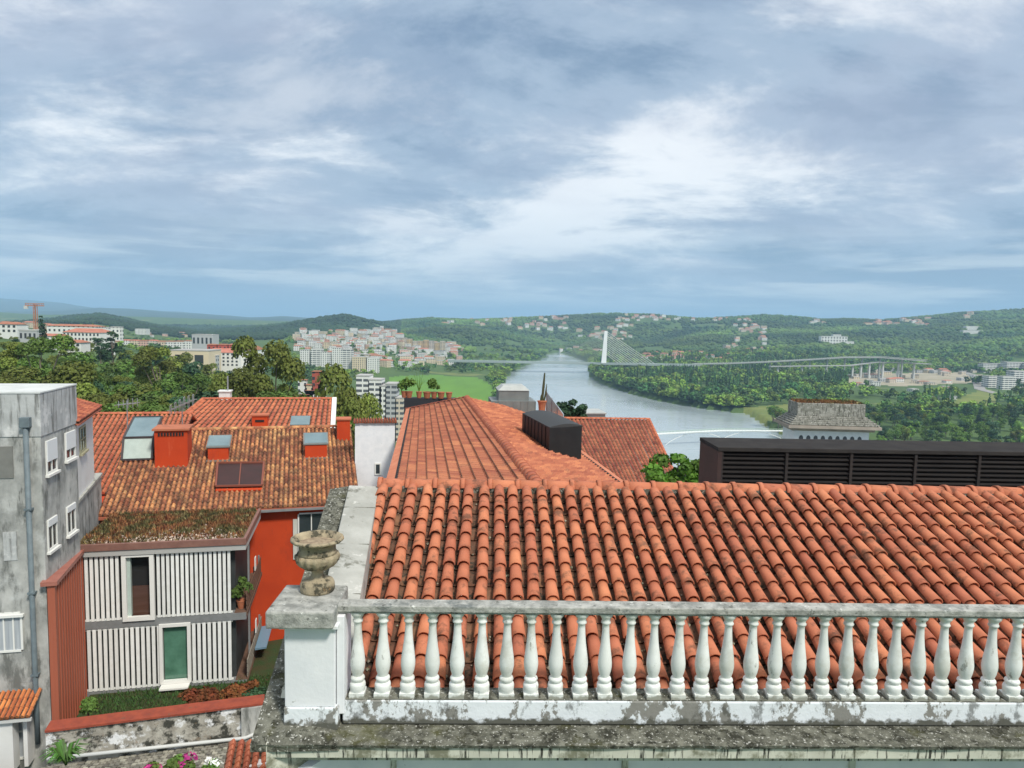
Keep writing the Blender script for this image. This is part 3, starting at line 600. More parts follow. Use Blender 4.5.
# sedum tufts
def tufts(area, n, h, w, z, rim=None):
    vs = []; fs = []; ti = []
    for i in range(n):
        p = area(); hh = h*random.uniform(.3, 1); a = random.uniform(0, 6.28)
        d = V((math.cos(a), math.sin(a), 0))*w*random.uniform(.4, 1); l = V((random.uniform(-1, 1), random.uniform(-1, 1), 0))*hh*.5
        b = len(vs); vs += [p-d, p+d, p+d*.3+l+UP*hh, p-d*.3+l+UP*hh]; fs.append((b, b+1, b+2, b+3)); ti.append(random.random())
    return vs, fs, ti
def sarea():
    while 1:
        a, b = random.uniform(-.1, sw2-.2), random.uniform(0, sdp)
        if random.random() < .25+.75*b/sdp: q = SQ+lu*a+lv*b; return V((q.x, q.y, zRf-.03))
vs, fs, ti = tufts(sarea, 9000, .20, .05, 0)
def rel(vs, parent): o = origin(parent); return [V(x)-o for x in vs]
o = link('sedum', npmesh('sedum', rel(vs, sb), fs, mRust, ti), sb); o['kind'] = 'stuff'
mPeb = mat('pale_pebbles', (.50, .40, .33), (.36, .28, .24), scale=6, rough=.9, tint=.3)
mb = MB()
for i in range(500):
    a = random.gauss(sw*.62, sw*.2) if i < 350 else random.uniform(0, sw2-.3); b = abs(random.gauss(0, .7))+.02
    if not (0 < a < sw2-.25) or b > 3: continue
    r = random.uniform(.02, .075); q = SQ+lu*a+lv*b; mb.tint = random.random(); c = V((q.x, q.y, zRf-.02+r*.4)); mb.add([c+V((r, 0, 0)), c+V((0, r, 0)), c-V((r, 0, 0)), c-V((0, r, 0)), c+V((0, 0, r*.8))], [(0, 1, 4), (1, 2, 4), (2, 3, 4), (3, 0, 4)])
mb.build('pebbles', mPeb, sb)['kind'] = 'stuff'
# slabs between storeys
mb = MB(); mb.box(SQ, lu, lv, -.1, sw2-.05, -.08, sdp, zTop2+.02, zBot1-.02); mb.build('floor_slab', mGreyMetal, sb)
mb = MB(); mb.box(SQ, lu, lv, -.1, sw2-.05, -.08, sdp, zBot2-.33, zBot2-.03); mb.build('floor_slab', mGreyMetal, sb)
mb = MB(); mb.box(SQ, lu, lv, -.12, -.02, -.05, .3, zBot2-.3, zRf-.45); mb.build('corner_post', mGreyMetal, sb)
# slat screens; each slat a part
def slats(x0, x1, n, zb, zt):
    t0 = at_face(SQ, lu, x0, 600)[0]; t1 = at_face(SQ, lu, x1, 600)[0]; p = (t1-t0)/n
    fr = MB(); fr.box(SQ, lu, nS, t0-.02, t1+.02, -.03, .02, zb, zb+.07); fr.box(SQ, lu, nS, t0-.02, t1+.02, -.03, .02, zt-.07, zt)
    f = fr.build('slat_screen', mSlat, sb)
    for i in range(n):
        m = MB(); m.tint = random.random(); c = t0+p*(i+.5); m.box(SQ, lu, nS, c-p*.31, c+p*.31, .022, .085, zb+.01, zt-.01); m.build('slat', mSlat, f)
slats(80, 121, 8, zBot1, zTop1); slats(157, 232, 16, zBot1, zTop1); slats(80, 161, 15, zBot2, zTop2); slats(191, 232, 8, zBot2, zTop2)
t0, t1, z0, z1 = srect(122, 620, 156, 554); z0 = zBot1-.05; z1 = zTop1+.06
mb = MB()
def fr4(m, a0, a1, za, zb, w, b0, b1): m.box(SQ, lu, nS, a0, a0+w, b0, b1, za, zb); m.box(SQ, lu, nS, a1-w, a1, b0, b1, za, zb); m.box(SQ, lu, nS, a0+w, a1-w, b0, b1, zb-w, zb); m.box(SQ, lu, nS, a0+w, a1-w, b0, b1, za, za+w)
fr4(mb, t0, t1, z0, z1, .17, .0, .16); w1 = mb.build('window', mFrame, sb); w1['label'] = 'open upper window with dark room behind'
mb = MB(); mb.box(SQ, lu, nS, t0+.1, t1-.1, -.28, -.26, z0+.1, z1-.1); mb.build('opening', mDarkIn, w1)
mb = MB(); mb.box(SQ, lu, nS, t0+.17, t1-.17, -.2, -.17, z0+.1, z0+.17+.42*(z1-z0)); mb.build('pane', mat('brown_glass', (.07, .035, .02), (.12, .06, .05), scale=.8, rough=.15, stretch=(.3, .3, 3)), w1)
mb = MB(); mb.box(SQ, lu, nS, t0+.17, t0+.30, -.17, .0, z0+.17, z1-.17); mb.build('sash', mFrost, w1)
t0, t1, _, _ = srect(161, 690, 191, 626)
mb = MB(); fr4(mb, t0-.05, t1+.05, zBot2+.1, zTop2+.06, .13, .0, .16); w2 = mb.build('window', mFrame, sb); w2['label'] = 'lower window glazed in green'
mb = MB(); mb.box(SQ, lu, nS, t0+.1, t1-.1, -.06, -.04, zBot2+.2, zTop2); mb.build('pane', mGlassGreen, w2)
mb = MB(); mb.box(SQ, lu, nS, t0, t1, .02, .55, zBot2+.02, zBot2+.09); mb.build('projecting_sill', mFrame, w2)
# side balconies
mb = MB(); mb.box(SQ, lu, lv, sw-.35, sw2-.08, .3, .42, zBot2-.1, zRf-.45)
for i, (zf, zt_) in enumerate(((zBot1-.02, zRf-.45), (zBot2-.03, zTop2))):
    b = MB(); b.box(SQ, lu, lv, sw+.05, sw2+.0, -.05, sdp+.2, zf-.12, zf+.03); ba = b.build('balcony', mWood, sb)
    for k in range(4):
        b = MB(); b.box(SQ, lu, lv, sw2-.06, sw2-.02, .0, sdp, zf+.1+k*.2, zf+.25+k*.2); b.build('rail_board', mWood if i == 0 else mat('grey_board', (.30, .27, .22), (.2, .18, .15), scale=4, rough=.8), ba)
    for k in (.25, .62, .97):
        b = MB(); b.box(SQ, lu, lv, sw2-.14, sw2-.065, sdp*k-.1, sdp*k, zf+.03, zt_ if k < .3 else zf+1.0); b.build('post', mGreyMetal, ba)
    b = MB(); b.box(SQ, lu, lv, sw2-.05, sw2-.01, sdp*.55, sdp*.62, zf+.9, zf+1.5); b.build('white_plate', mFrame, ba)
b = MB(); q = SQ+lu*(sw2+.05)+lv*1.6; z = zBot2+.55
b.add([q+UP*(z-q.z), q+lv*2.4+UP*(z-q.z), q+lv*2.4+lu*.5+UP*(z-q.z+.05), q+lu*.5+UP*(z-q.z+.05)], [(0, 1, 2, 3)]); b.slab([q+UP*(z-q.z-.02), q+lv*2.4+UP*(z-q.z-.02), q+lv*2.4+lu*.5+UP*(z-q.z+.03), q+lu*.5+UP*(z-q.z+.03)], (0, 0, -.05))
b.build('blue_table_top', mat('blue_panel', (.16, .27, .36), rough=.3), sb)
# maroon metal side wall
MQ = P(44, 581, 24.6); MQ.z = 0
# leaf-card cluster helper -----------------------------------------------------------------
def leaf_cards(centres, radii, n, size, squash=1.0, up=.3, shell=.55, seed=1):
    r = np.random.default_rng(seed); C_ = np.asarray(centres, float); Rr = np.asarray(radii, float)
    w = Rr**2; k = r.choice(len(C_), n, p=w/w.sum()); d = r.normal(size=(n, 3)); d /= np.linalg.norm(d, axis=1)[:, None]
    d[:, 2] = np.where(d[:, 2] < -.35, -d[:, 2], d[:, 2]); rad = Rr[k]*(shell+(1-shell)*r.random(n)**.6)
    p = C_[k]+d*rad[:, None]*np.array([1, 1, squash]); nn_ = d+r.normal(size=(n, 3))*.55+np.array([0, 0, up]); nn_ /= np.linalg.norm(nn_, axis=1)[:, None]
    a = np.cross(nn_, r.normal(size=(n, 3))); a /= np.linalg.norm(a, axis=1)[:, None]; b = np.cross(nn_, a); s = (size*(.5+r.random(n)))[:, None]
    v = np.stack([p-a*s-b*s*.6, p+a*s-b*s*.6, p+a*s*.6+b*s, p-a*s*.6+b*s], 1).reshape(-1, 3); f = np.arange(n*4).reshape(n, 4)
    ct = r.random(len(C_)); return v, f, np.clip(ct[k]*.6+r.random(n)*.4, 0, 1)
def plant_mesh(name, parent, c, r, n, size, m, squash=1, seed=1, shell=.3, part='foliage', clumps=5):
    rr = random.Random(seed); cs_ = [V(c)+V((rr.uniform(-1, 1)*r*.5, rr.uniform(-1, 1)*r*.5, rr.uniform(-.3, .5)*r*squash)) for _ in range(clumps)]
    v, f, t = leaf_cards(cs_, [r*rr.uniform(.45, .7) for _ in cs_], n, size, squash, .3, shell, seed); o = origin(parent) if parent else V((0, 0, 0))
    return link(part, npmesh(name, v-np.array(o), f, m, t), parent)
# pots on the balcony
for (px, py, lab, sz_) in ((241, 603, 'clay pot with bushy green plant at the corner of the upper slatted balcony', .20), (237, 598, 'small green planter tucked behind the clay pot on the upper balcony', .15)):
    q = P(px, py, 29.6 if sz_ > .18 else 30.2); q.z = zBot1+.01
    t = thing('potted_plant', lab, 'plant', q); m = MB(); m.lathe(q, [(sz_*.6, 0), (sz_*.9, .3), (sz_, .32), (sz_, .37), (sz_*.8, .37)], 12); m.build('pot', mPot if sz_ > .18 else mat('green_planter', (.06, .2, .05), rough=.6), t)
    plant_mesh('potfol', t, q+UP*.72, .42, 500, .05, mLeafMid, 1, 4)
# maroon wall
mw = thing('maroon_clad_wall', 'tall maroon metal clad garden wall between grey building and slatted building', 'wall', V((GC.x+.5, GC.y+1, 74)))
MQ = GC+lu*.20-lv*.15; ml = (SQ-MQ).dot(lv); zt = sz(80, 548)
mb = MB(); a0 = .0; mb.box(MQ, lu, lv, -.12, .0, 0, .5, 74.2, zt-.18); mb.build('cladding', mMaroon, mw)
e_ = (SQ-MQ).dot(lu)
# front return stepping right so that the face is seen obliquely
mb = MB(); fw_ = (SQ+lv*.1+lu*.02)-MQ; d2 = V((fw_.x, fw_.y, 0)).normalized(); n2 = V((d2.y, -d2.x, 0)); L2 = V((fw_.x, fw_.y, 0)).length
mb.box(MQ, d2, n2, -.0, L2-.05, .0, .12, 74.2, zt-.15); mb.build('cladding', mMaroon, mw)
for k in range(1, 12): m = MB(); m.box(MQ, d2, n2, L2*k/12-.02, L2*k/12+.02, .12, .15, 74.2, zt-.15); m.build('seam', mMaroon, mw)
mb = MB(); mb.box(MQ, d2, n2, -.08, L2-.02, -.3, .22, zt-.15, zt); mb.build('capping', mat('capping_metal', (.38, .15, .11), (.32, .12, .09), scale=3, rough=.45), mw)

# ---- orange house
lu0, lv0 = lu, lv; OA = R(16.5); 
OQ = P(97, 516, 33.0); OQ = OQ  # eave left end
# keep wall behind slatted building
OQ = SQ+lv*(sdp+.15); OQ = hitplane(97, 516, OQ, lv); lu = V((math.cos(OA), math.sin(OA), 0)); lv = V((-lu.y, lu.x, 0)); nS = -lv
oR = solve(OQ, lu, 360); ze = OQ.z-.1
oh = thing('orange_house', 'long red-orange rendered house with old weathered tile roof and skylights', 'house', OQ+lu*8+lv*3+UP*(74-OQ.z))
mb = MB(); mb.box(OQ, lu, lv, -1.6, oR-.3, .35, 7, 72, ze); ow = mb.build('wall', mRed, oh)
sl = .40; A_ = OQ-lu*0; B_ = OQ+lu*oR; Lr = 7.0
for _ in range(30):
    if proj(B_+lv*Lr+UP*sl*Lr)[1] > 428: Lr += .1
C_ = B_+(lv+UP*sl)*Lr; D_ = A_+(lv+UP*sl)*Lr
mb = MB(); nO = roof_patch(mb, A_, B_, C_, D_, int(oR/.235), 24, .075, .035, 6, 1.3); oro = mb.build('roof', [mTileOld, mPan], oh)
mb = MB(); mb.slab([A_-UP*.1, B_-UP*.1, C_-UP*.1, D_-UP*.1], (0, 0, -.12)); mb.build('roof_deck', mTileDark, oro)
mb = MB(); ridge_caps(mb, D_+UP*.06, C_+UP*.06, .12, .42); mb.build('ridge', mTileOld, oro, smooth=True)
mb = MB(); mb.slab([D_-UP*.1, C_-UP*.1, C_+lv*1.5-UP*.7, D_+lv*1.5-UP*.7], (0, 0, -.1)); mb.build('rear_slope', mTileOld, oro)
mb = MB(); mb.box(OQ, lu, nS, oR*.45, oR-1.0, .0, .1, ze-.13, ze-.02); mb.build('gutter', mGreyMetal, oh)
def OR(px, py): return hitplane(px, py, A_o, nO)
A_o = A_
# window on the red wall
WO = OQ+lv*.35
def orect(x0, y0, x1, y1): t0, z0 = at_face(WO, lu, x0, y1); t1, z1 = at_face(WO, lu, x1, y0); return t0, t1, z0, z1
t0, t1, z0, z1 = orect(294, 558, 324, 519)
mb = MB(); mb.box(WO, lu, nS, t0-.05, t1+.3, .0031, .06, z0, z1+.05); mb.build('window_surround', mat('grey_stone_surround', (.58, .58, .52), (.48, .48, .43), rough=.8), oh)
mb = MB()
window(oh, WO+nS*.06, lu, nS, t0+.18, t1+.05, z0+.25, z1-.12, mull=1, cross=1, sill=False, out=.06)
# dormers and rooflights; each box stands on the slope
def roofbox(name, parent, x0, x1, yt, yb, m, glass=None, top=None, yg=None):
    a = OR(x0, yb); b = a+lu*solve(a, lu, x1); h = (yb-yt)/FPX*a.y
    d = min(h/sl*.98, 6) if name == 'dormer' else 1.5
    m_ = MB(); w = (b-a).length; m_.box(a, lu, lv, 0, w, 0, d, a.z-.6, a.z+h); o = m_.build(name, m, parent)
    return a, w, h, d, o
a, w, h, d, o = roofbox('chimney_stack', oro, 155, 188, 430, 468, mRed)
m = MB(); m.box(a, lu, lv, -.1, w+.1, -.1, d+.1, a.z+h+.002, a.z+h+.10); m.build('cap', mTileFlat, o)
m = MB(); 
for k in range(9): m.box(a, lu, nS, .18+k*(w-.3)/9, .18+(k+.6)*(w-.3)/9, .004, .05, a.z+h-.28, a.z+h-.1)
m.build('vent_slots', mDarkIn, o)
m = MB(); m.box(a, lu, nS, -.1, w+.1, .0, .12, a.z-.12, a.z+.02); m.build('flashing', mFascia, o)
for (x0, x1, yb, yg, yt) in ((208, 228.5, 461, 448, 437), (305, 327, 458.5, 445, 434)):
    a, w, h, d, o = roofbox('dormer', oro, x0, x1, yg, yb, mRed)
    g = hitplane(x0, yt, a+UP*h, V((-lv.x, -lv.y, 3.0)).normalized())
    m = MB(); q0, q1 = a+UP*(h+.02)-lv*.05-lu*.08, a+lu*(w+.08)+UP*(h+.02)-lv*.05; dd = lv*1.3+UP*.42
    m.slab([q0, q1, q1+dd, q0+dd], (0, 0, .07)); m.box(a, lu, lv, 0, w, .25, 1.3, a.z, a.z+h+.1); fo = m.build('skylight_frame', mZinc, o)
    m = MB(); e = .07; m.slab([q0+lu*e+UP*.075+dd*.06, q1-lu*e+UP*.075+dd*.06, q1-lu*e+UP*.075+dd*.93, q0+lu*e+UP*.075+dd*.93], (0, 0, .01)); m.build('skylight_pane', mGlassSky, o)
    m = MB(); m.box(a, lu, nS, -.08, w+.08, .0, .1, a.z-.06, a.z+.04); m.build('flashing', mZinc, o)
# big glass rooflight
a = OR(122, 462); w = solve(a, lu, 152); h = (462-441)/FPX*a.y*1.0
gl = MB(); gl.box(a, lu, lv, -.05, w+.05, .05, 2.0, a.z-.4, a.z+.12); bx_ = gl.build('rooflight_base', mRed, oro)
q0, q1 = a+UP*.12, a+lu*w+UP*.12; r0, r1 = q0+UP*h+lv*.55, q1+UP*h+lv*.55; s0, s1 = r0+UP*.75+lv*2.5, r1+UP*.75+lv*2.5
m = MB(); m.slab([q0, q1, r1, r0], (-lv*.03).to_tuple()); m.build('front_pane', mFrost, bx_)
m = MB(); m.slab([r0, r1, s1, s0], (0, 0, .03)); m.build('sloping_pane', mGlassSky, bx_)
m = MB()
for p_, q_ in ((q0, r0), (q1, r1), (q0, q1), (r0, r1), (r0, s0), (r1, s1), (s0, s1)): m.beam(p_-lv*.04, q_-lv*.04, .10)
m.build('rooflight_frame', mat('dark_frame', (.06, .05, .05), rough=.5), bx_)
m = MB(); m.add([q0, r0, s0, V((s0.x, s0.y, q0.z))], [(0, 1, 2, 3)]); m.add([q1, r1, s1, V((s1.x, s1.y, q1.z))], [(0, 3, 2, 1)]); m.build('side_pane', mGlassSky, bx_)
# flat brown rooflight
c4 = [OR(216, 490)+nO*.1, OR(262, 489)+nO*.1, OR(264, 466)+nO*.1, OR(218, 466.5)+nO*.1]
m = MB(); m.slab([p+nO*.0 for p in c4], (nO*.12).to_tuple()); fo = m.build('flat_rooflight', mat('brown_glass_roof', (.055, .02, .018), (.035, .016, .014), scale=1, rough=.35), oro)
m = MB(); k4 = [p+nO*.14 for p in c4]
for i in range(4): m.beam(k4[i], k4[(i+1) % 4], .09)
m.beam((k4[0]+k4[1])/2, (k4[2]+k4[3])/2, .05); m.build('rooflight_frame', mat('red_brown_frame', (.22, .07, .045), rough=.6), fo)
m = MB(); m.slab([c4[0]-nO*.1, c4[1]-nO*.1, c4[1]-nO*.1-(lv+UP*sl)*.18, c4[0]-nO*.1-(lv+UP*sl)*.18], (nO*.1).to_tuple()); m.build('flashing', mRed, fo)

lu, lv = lu0, lv0; nS = -lv
# ---- rear roof
rA = P(203, 400, 48); wr = solve(rA, lu, 333); rB = rA+lu*wr; dn = -(lv+UP*.4)*8
rh2 = thing('rear_tiled_house', 'house with clean red tiled roof and white verge behind the orange house', 'house', (rA+rB)/2+UP*(60-rA.z))
m = MB(); nRb = roof_patch(m, rA+dn-lu*3.2, rB+dn, rB, rA, int(wr/.3), 18, .07, .04, 6, .8); rro = m.build('roof', [mTileNew, mPan], rh2)
m = MB(); ridge_caps(m, rA+up, rB+up, .12, .45); m.build('ridge', mTileNew, rro, smooth=True)
m = MB(); ridge_caps(m, rA+up, rA+dn-lu*3.2+up, .12, .45); m.build('hip', mTileNew, rro, smooth=True)
m = MB(); m.beam(rB+lu*.1+UP*.02, rB+dn+lu*.1+UP*.02, .3, .35); m.build('verge', mWhiteWall, rro)
m = MB(); m.box(rA, lu, lv, -1, wr, -7.5, 4, 60, rA.z-3.4); m.build('wall', mWhiteWall, rh2)
m = MB(); m.slab([rA, rB, rB+lv*5-UP*2, rA+lv*5-UP*2-lu*2], (0, 0, -.1)); m.build('rear_slope', mTileNew, rro)
def RB(px, py): return hitplane(px, py, rA, nRb)
for nm, x0, x1, yt, yb, mt in (('chimney_stack', 252, 267.5, 416, 428, mRed), ('chimney_stack', 337, 350, 420, 431, mRed), ('chimney_stack', 219, 230, 392, 402, mWhiteWall)):
    if nm == 'chimney_stack' and x0 == 337: a = P(x0, yb, 41)
    elif x0 == 219: a = P(x0, yb, 49)
    else: a = RB(x0, yb)
    w = solve(a, lu, x1); h = (yb-yt)/FPX*a.y
    m = MB(); m.box(a, lu, lv, 0, w, 0, .8, a.z-1.5, a.z+h); o = m.build(nm, mt, oro if x0 == 337 else rro)
    m = MB(); m.box(a, lu, lv, -.07, w+.07, -.07, .87, a.z+h+.001, a.z+h+.09); m.build('cap', mTileNew if mt is mRed else mWhiteWall, o)
    if x0 == 252: m = MB(); m.box(a, lu, nS, .2, w-.2, .004, .03, a.z+h*.5, a.z+h*.68); m.build('vent_slots', mDarkIn, o)
    if x0 == 219: m = MB(); m.tube([a+lu*w*.75+lv*.3+UP*h, a+lu*w*.75+lv*.3+UP*(h+1.1)], .05, 8); m.build('flue', mIron, o)
a = RB(290, 427); w = solve(a, lu, 309.5); m = MB(); e = (lv+UP*.4)*1.1; m.slab([a+nRb*.05, a+lu*w+nRb*.05, a+lu*w+e+nRb*.05, a+e+nRb*.05], (nRb*.12).to_tuple()); m.build('skylight', mGlassSky, rro)
# left rear roof
rA = P(92, 415, 43); wr = solve(rA, lu, 193); rB = rA+lu*wr; dn = -(lv+UP*.42)*7.5
rh3 = thing('ribbed_roof_house', 'house with ribbed red tile roof behind the large glass rooflight', 'house', (rA+rB)/2+UP*(60-rA.z))
m = MB(); roof_patch(m, rA+dn, rB+dn, rB, rA, int(wr/.27), 18, .08, .04, 6, .7); r3 = m.build('roof', [mTileNew, mPan], rh3)
m = MB(); ridge_caps(m, rA+up, rB+up, .12, .45); m.build('ridge', mTileNew, r3, smooth=True)
m = MB(); m.slab([rA, rB, rB+lv*5-UP*2, rA+lv*5-UP*2], (0, 0, -.1)); m.build('rear_slope', mTileNew, r3)
m = MB(); m.box(rA, lu, lv, 0, wr, -7, 4, 60, rA.z-3.6); m.build('wall', mWhiteWall, rh3)
# antennas
def antenna(px, py, Y, n, w, lab, h=1.6, tilt=.1, grid=False):
    q = P(px, py, Y); t = thing('tv_antenna', lab, 'antenna', q-UP*h); m = MB(); m.tube([q-UP*h, q+UP*.2], .03, 6); m.build('mast', mIron, t)
    m = MB(); ax = V((1, .35, tilt)).normalized(); m.beam(q-ax*w*.6, q+ax*w*.6, .04)
    for k in range(n):
        c = q+ax*w*(k/(n-1)-.5)*1.1; s = w*(.55-.3*abs(k/(n-1)-.6)); m.beam(c-UP*s*.6-V((.1, -.3, 0)), c+UP*s*.6-V((.1, -.3, 0)), .035); m.beam(c-V((0, s, 0)), c+V((0, s, 0)), .035)
        if grid: m.beam(c-UP*s*.6+V((.1, -.3, 0)), c+UP*s*.6+V((.1, -.3, 0)), .03); m.beam(c+UP*s*.6-V((.1, -.3, 0)), c+UP*s*.6+V((.1, -.3, 0)), .03)
    m.build('elements', mIron, t); return t
antenna(127, 404, 41, 5, .9, 'small grey grid antenna on a mast behind the glass rooflight')
antenna(182, 405, 41, 6, 1.2, 'larger white yagi antenna tilted on its mast above the orange chimney', tilt=.5, grid=True)
# white wall building
q = P(355, 422, 39); w = solve(q, lu, 395); ww = thing('white_wall_building', 'plain white gable wall with scalloped tile capping beside the long ridge roof', 'building', q+lu*2+UP*(66-q.z))
m = MB(); m.box(q, lu, lv, 0, w, 0, .4, 66, q.z); m.build('wall', mWhite, ww)
m = MB(); a = q-lu*.1-lv*.15; roof_patch(m, a, a+lu*(w+.2), a+lu*(w+.2)+lv*.5+UP*.12, a+lv*.5+UP*.12, 16, 1, .07, .03, 6, .6); m.build('tile_capping', [mTileDark, mPan], ww)
t0, z0 = at_face(q, lu, 374.5, 475); t1, z1 = at_face(q, lu, 381, 463); window(ww, q, lu, nS, t0, t1, z0, z1, mull=0, sill=False)

# ---- terrace planters
tq = P(404, 410, 50); tw = 52*50/FPX; tp = thing('roof_terrace_planter', 'long black roof terrace planter wall carrying clay pots behind the long roof', 'planter', tq)
m = MB(); m.box(tq, cu, cv, 0, tw, 0, .8, tq.z-4, tq.z+.85); m.build('box', mat('planter_black', (.03, .03, .035), rough=.6), tp)
pots = [(409, 393, .24, 'spiky yellow-green', 1), (419, 391, .2, 'tall yellowish', 2), (427, 395, .27, 'wide empty clay', 0), (434, 394, .22, 'round leafy green', 1), (441, 396, .25, 'squat clay', 0), (449, 397, .22, 'low clay', 0), (404, 395, .2, 'small leafy', 1)]
for i, (px, py, r, d, k) in enumerate(pots):
    p = P(px, 398, 50.3); p.z = tq.z+.85
    t = thing('terrace_pot', ['', '', ''][k]+d+(' pot' if k == 0 else ' plant in clay pot')+' on the black planter, %s from left' % ['second', 'third', 'fourth', 'fifth', 'sixth', 'seventh', 'first'][i], 'plant pot', p, 'pots on the terrace planter')
    m = MB(); m.lathe(p, [(r*.7, 0), (r, .38), (r*1.1, .4), (r*1.1, .46), (r*.9, .46)], 12); m.build('pot', mPot, t)
    if k == 1: plant_mesh('tp', t, p+UP*.85, .58, 320, .07, mLeafLt, 1, 10+i)
    if k == 2:
        m = MB()
        for j in range(9): a_ = j*.7; m.tube([p+UP*.45, p+V((.15*math.cos(a_), .1*math.sin(a_), .9)), p+V((.4*math.cos(a_), .2*math.sin(a_), 1.25+.1*j))], .03, 4, .008)
        m.build('stems', mLeafLt, t)
# ---- garden strip, low wall, street
gz = 75.9
LQ = PZ(48, 730, gz-.0); LR_ = PZ(268, 702, gz)
lw = thing('garden_retaining_wall', 'low peeling stone wall with red coping below the slatted building', 'wall', LQ)
d2 = (LR_-LQ); L2 = d2.length; d2.normalize(); n2 = V((-d2.y, d2.x, 0))
m = MB(); m.box(LQ, d2, n2, -.1, L2+1.5, .06, .5, 73.8, gz-.09); m.build('wall', mRender, lw)
m = MB(); m.box(LQ, d2, n2, -.1, L2*.98, -.02, .62, gz-.089, gz); m.build('coping', mCopeRed, lw, bevel=.01)
m = MB(); m.box(LQ, d2, n2, L2*.87, L2+1.5, -.1, .06, 73.8, gz-.1); m.build('buttress', mConc, lw)
pA = hitplane(47, 759, LQ-n2*.12, n2); pB = hitplane(245, 738, LQ-n2*.12, n2); pC = hitplane(262, 731, LQ-n2*.12, n2)
pt = thing('pale_wall_pipe', 'pale pipe running along the foot of the peeling retaining wall', 'pipe', pA); m = MB(); m.tube([pA, pA.lerp(pB, .5), pB, pC], .065, 8); m.build('pipe', mPipeW, pt, smooth=True)
gr = MB(); g0 = LQ+n2*.45; gr.slab([V((p.x, p.y, 74.40)) for p in (g0-d2*.2, LR_+n2*.45+d2*2.5, LR_+n2*9+d2*2.5, g0+n2*7)], (0, 0, -.9))
go = gr.build('garden_lawn', mat('lawn', (.03, .065, .02), (.06, .05, .02), scale=1.5, rough=1, bump=.04, bscale=20)); tagp(go, kind='structure')
def garea(): 
    s = random.random(); p = (g0+d2*.3).lerp(LR_+n2*.5, s)+n2*random.uniform(.1, 4.6); return V((p.x, p.y, 74.36))
vs, fs, ti = tufts(garea, 9000, .2, .035, 0)
o = link('garden_grass', npmesh('garden_grass', vs, fs, mat('grass_blade', (.06, .12, .03), (.04, .08, .02), tint=.6), ti)); tagp(o, 'dark green grass strip in front of the slatted building', 'grass', None, 'stuff')
def bush(name, lab, cat, px, py, Y, r, n, s, m_, squash=1, seed=3, z=None, cl=6):
    q = P(px, py, Y); 
    if z is not None: q.z = z
    t = thing(name, lab, cat, q-UP*r*.9*squash); plant_mesh(name, t, q, r, n, s, m_, squash, seed, clumps=cl)
    mm_ = MB(); mm_.tube([q-UP*r*.95*squash, q+UP*r*.3*squash], .03, 6); mm_.build('stem', mBark, t); return t
for k, (px, py, Y, r) in enumerate(((196, 699, 26, .55), (214, 698, 26.3, .5), (230, 695, 26.6, .5), (247, 690, 27, .45))):
    bush('rusty_shrub', ['rust brown shrub nearest the green window in the garden strip', 'second rust brown shrub right of the green window', 'third rust brown shrub under the right slat screen', 'reddish shrub below the lower balcony corner'][k], 'shrub', px, py, Y, r, 900, .045, mat('rust_leaf', (.20, .055, .02), (.10, .05, .015), scale=2, tint=.5, rough=.9), .7, 20+k)
bush('green_shrub', 'dark green shrub at the right end of the garden strip', 'shrub', 262, 694, 26, .6, 900, .05, mLeafDk, .7, 31)
bush('green_shrub', 'small dark shrub against the maroon wall foot', 'shrub', 88, 708, 24.5, .45, 700, .045, mLeafMid, .8, 33)
bush('wall_creeper', 'leafy green creeper growing out of the retaining wall', 'plant', 125, 738, 24.15, .45, 900, .05, mLeafMid, 1.5, 41)
bush('wall_creeper', 'thin brownish creeper on the wall left of the leafy green creeper', 'plant', 108, 744, 24.1, .35, 300, .045, mat('olive_leaf', (.12, .10, .03), (.06, .07, .02), tint=.5), 1.3, 42)
t = thing('spiky_plant', 'arching bright green spiky plant at the foot of the white porch', 'plant', P(66, 765, 20.4)); q = V(t.location); m = MB()
for i in range(90):
    a_ = random.uniform(0, 6.28); l = random.uniform(.3, .85); w_ = .035; dd = V((math.cos(a_), math.sin(a_), 0)); s_ = V((-dd.y, dd.x, 0))*w_
    p1 = q+dd*l*.45+UP*l*.75; p2 = q+dd*l*.9+UP*l*.6; m.tint = random.random(); m.add([q-s_, q+s_, p1+s_, p1-s_, p2], [(0, 1, 2, 3), (3, 2, 4)])
m.build('leaves', mat('spiky_leaf', (.07, .17, .03), (.05, .11, .02), tint=.5, rough=.5), t)
for k, (px, py, Y, r) in enumerate(((182, 768, 21.2, .42), (150, 776, 20.8, .35), (212, 766, 21.6, .26))):
    t = bush('flowering_bush', ['magenta flowering bush beside the cobbled lane', 'smaller magenta flowering bush at the bottom edge', 'white flowered bush left of the small tile roof'][k], 'bush', px, py, Y, r, 900, .05, mLeafMid, .9, 50+k)
    plant_mesh('fl', t, V(t.location)+UP*r*.95, r*1.05, 260 if k < 2 else 90, .055, mPink if k < 2 else mFrame, .9, 60+k, .8, 'flowers')
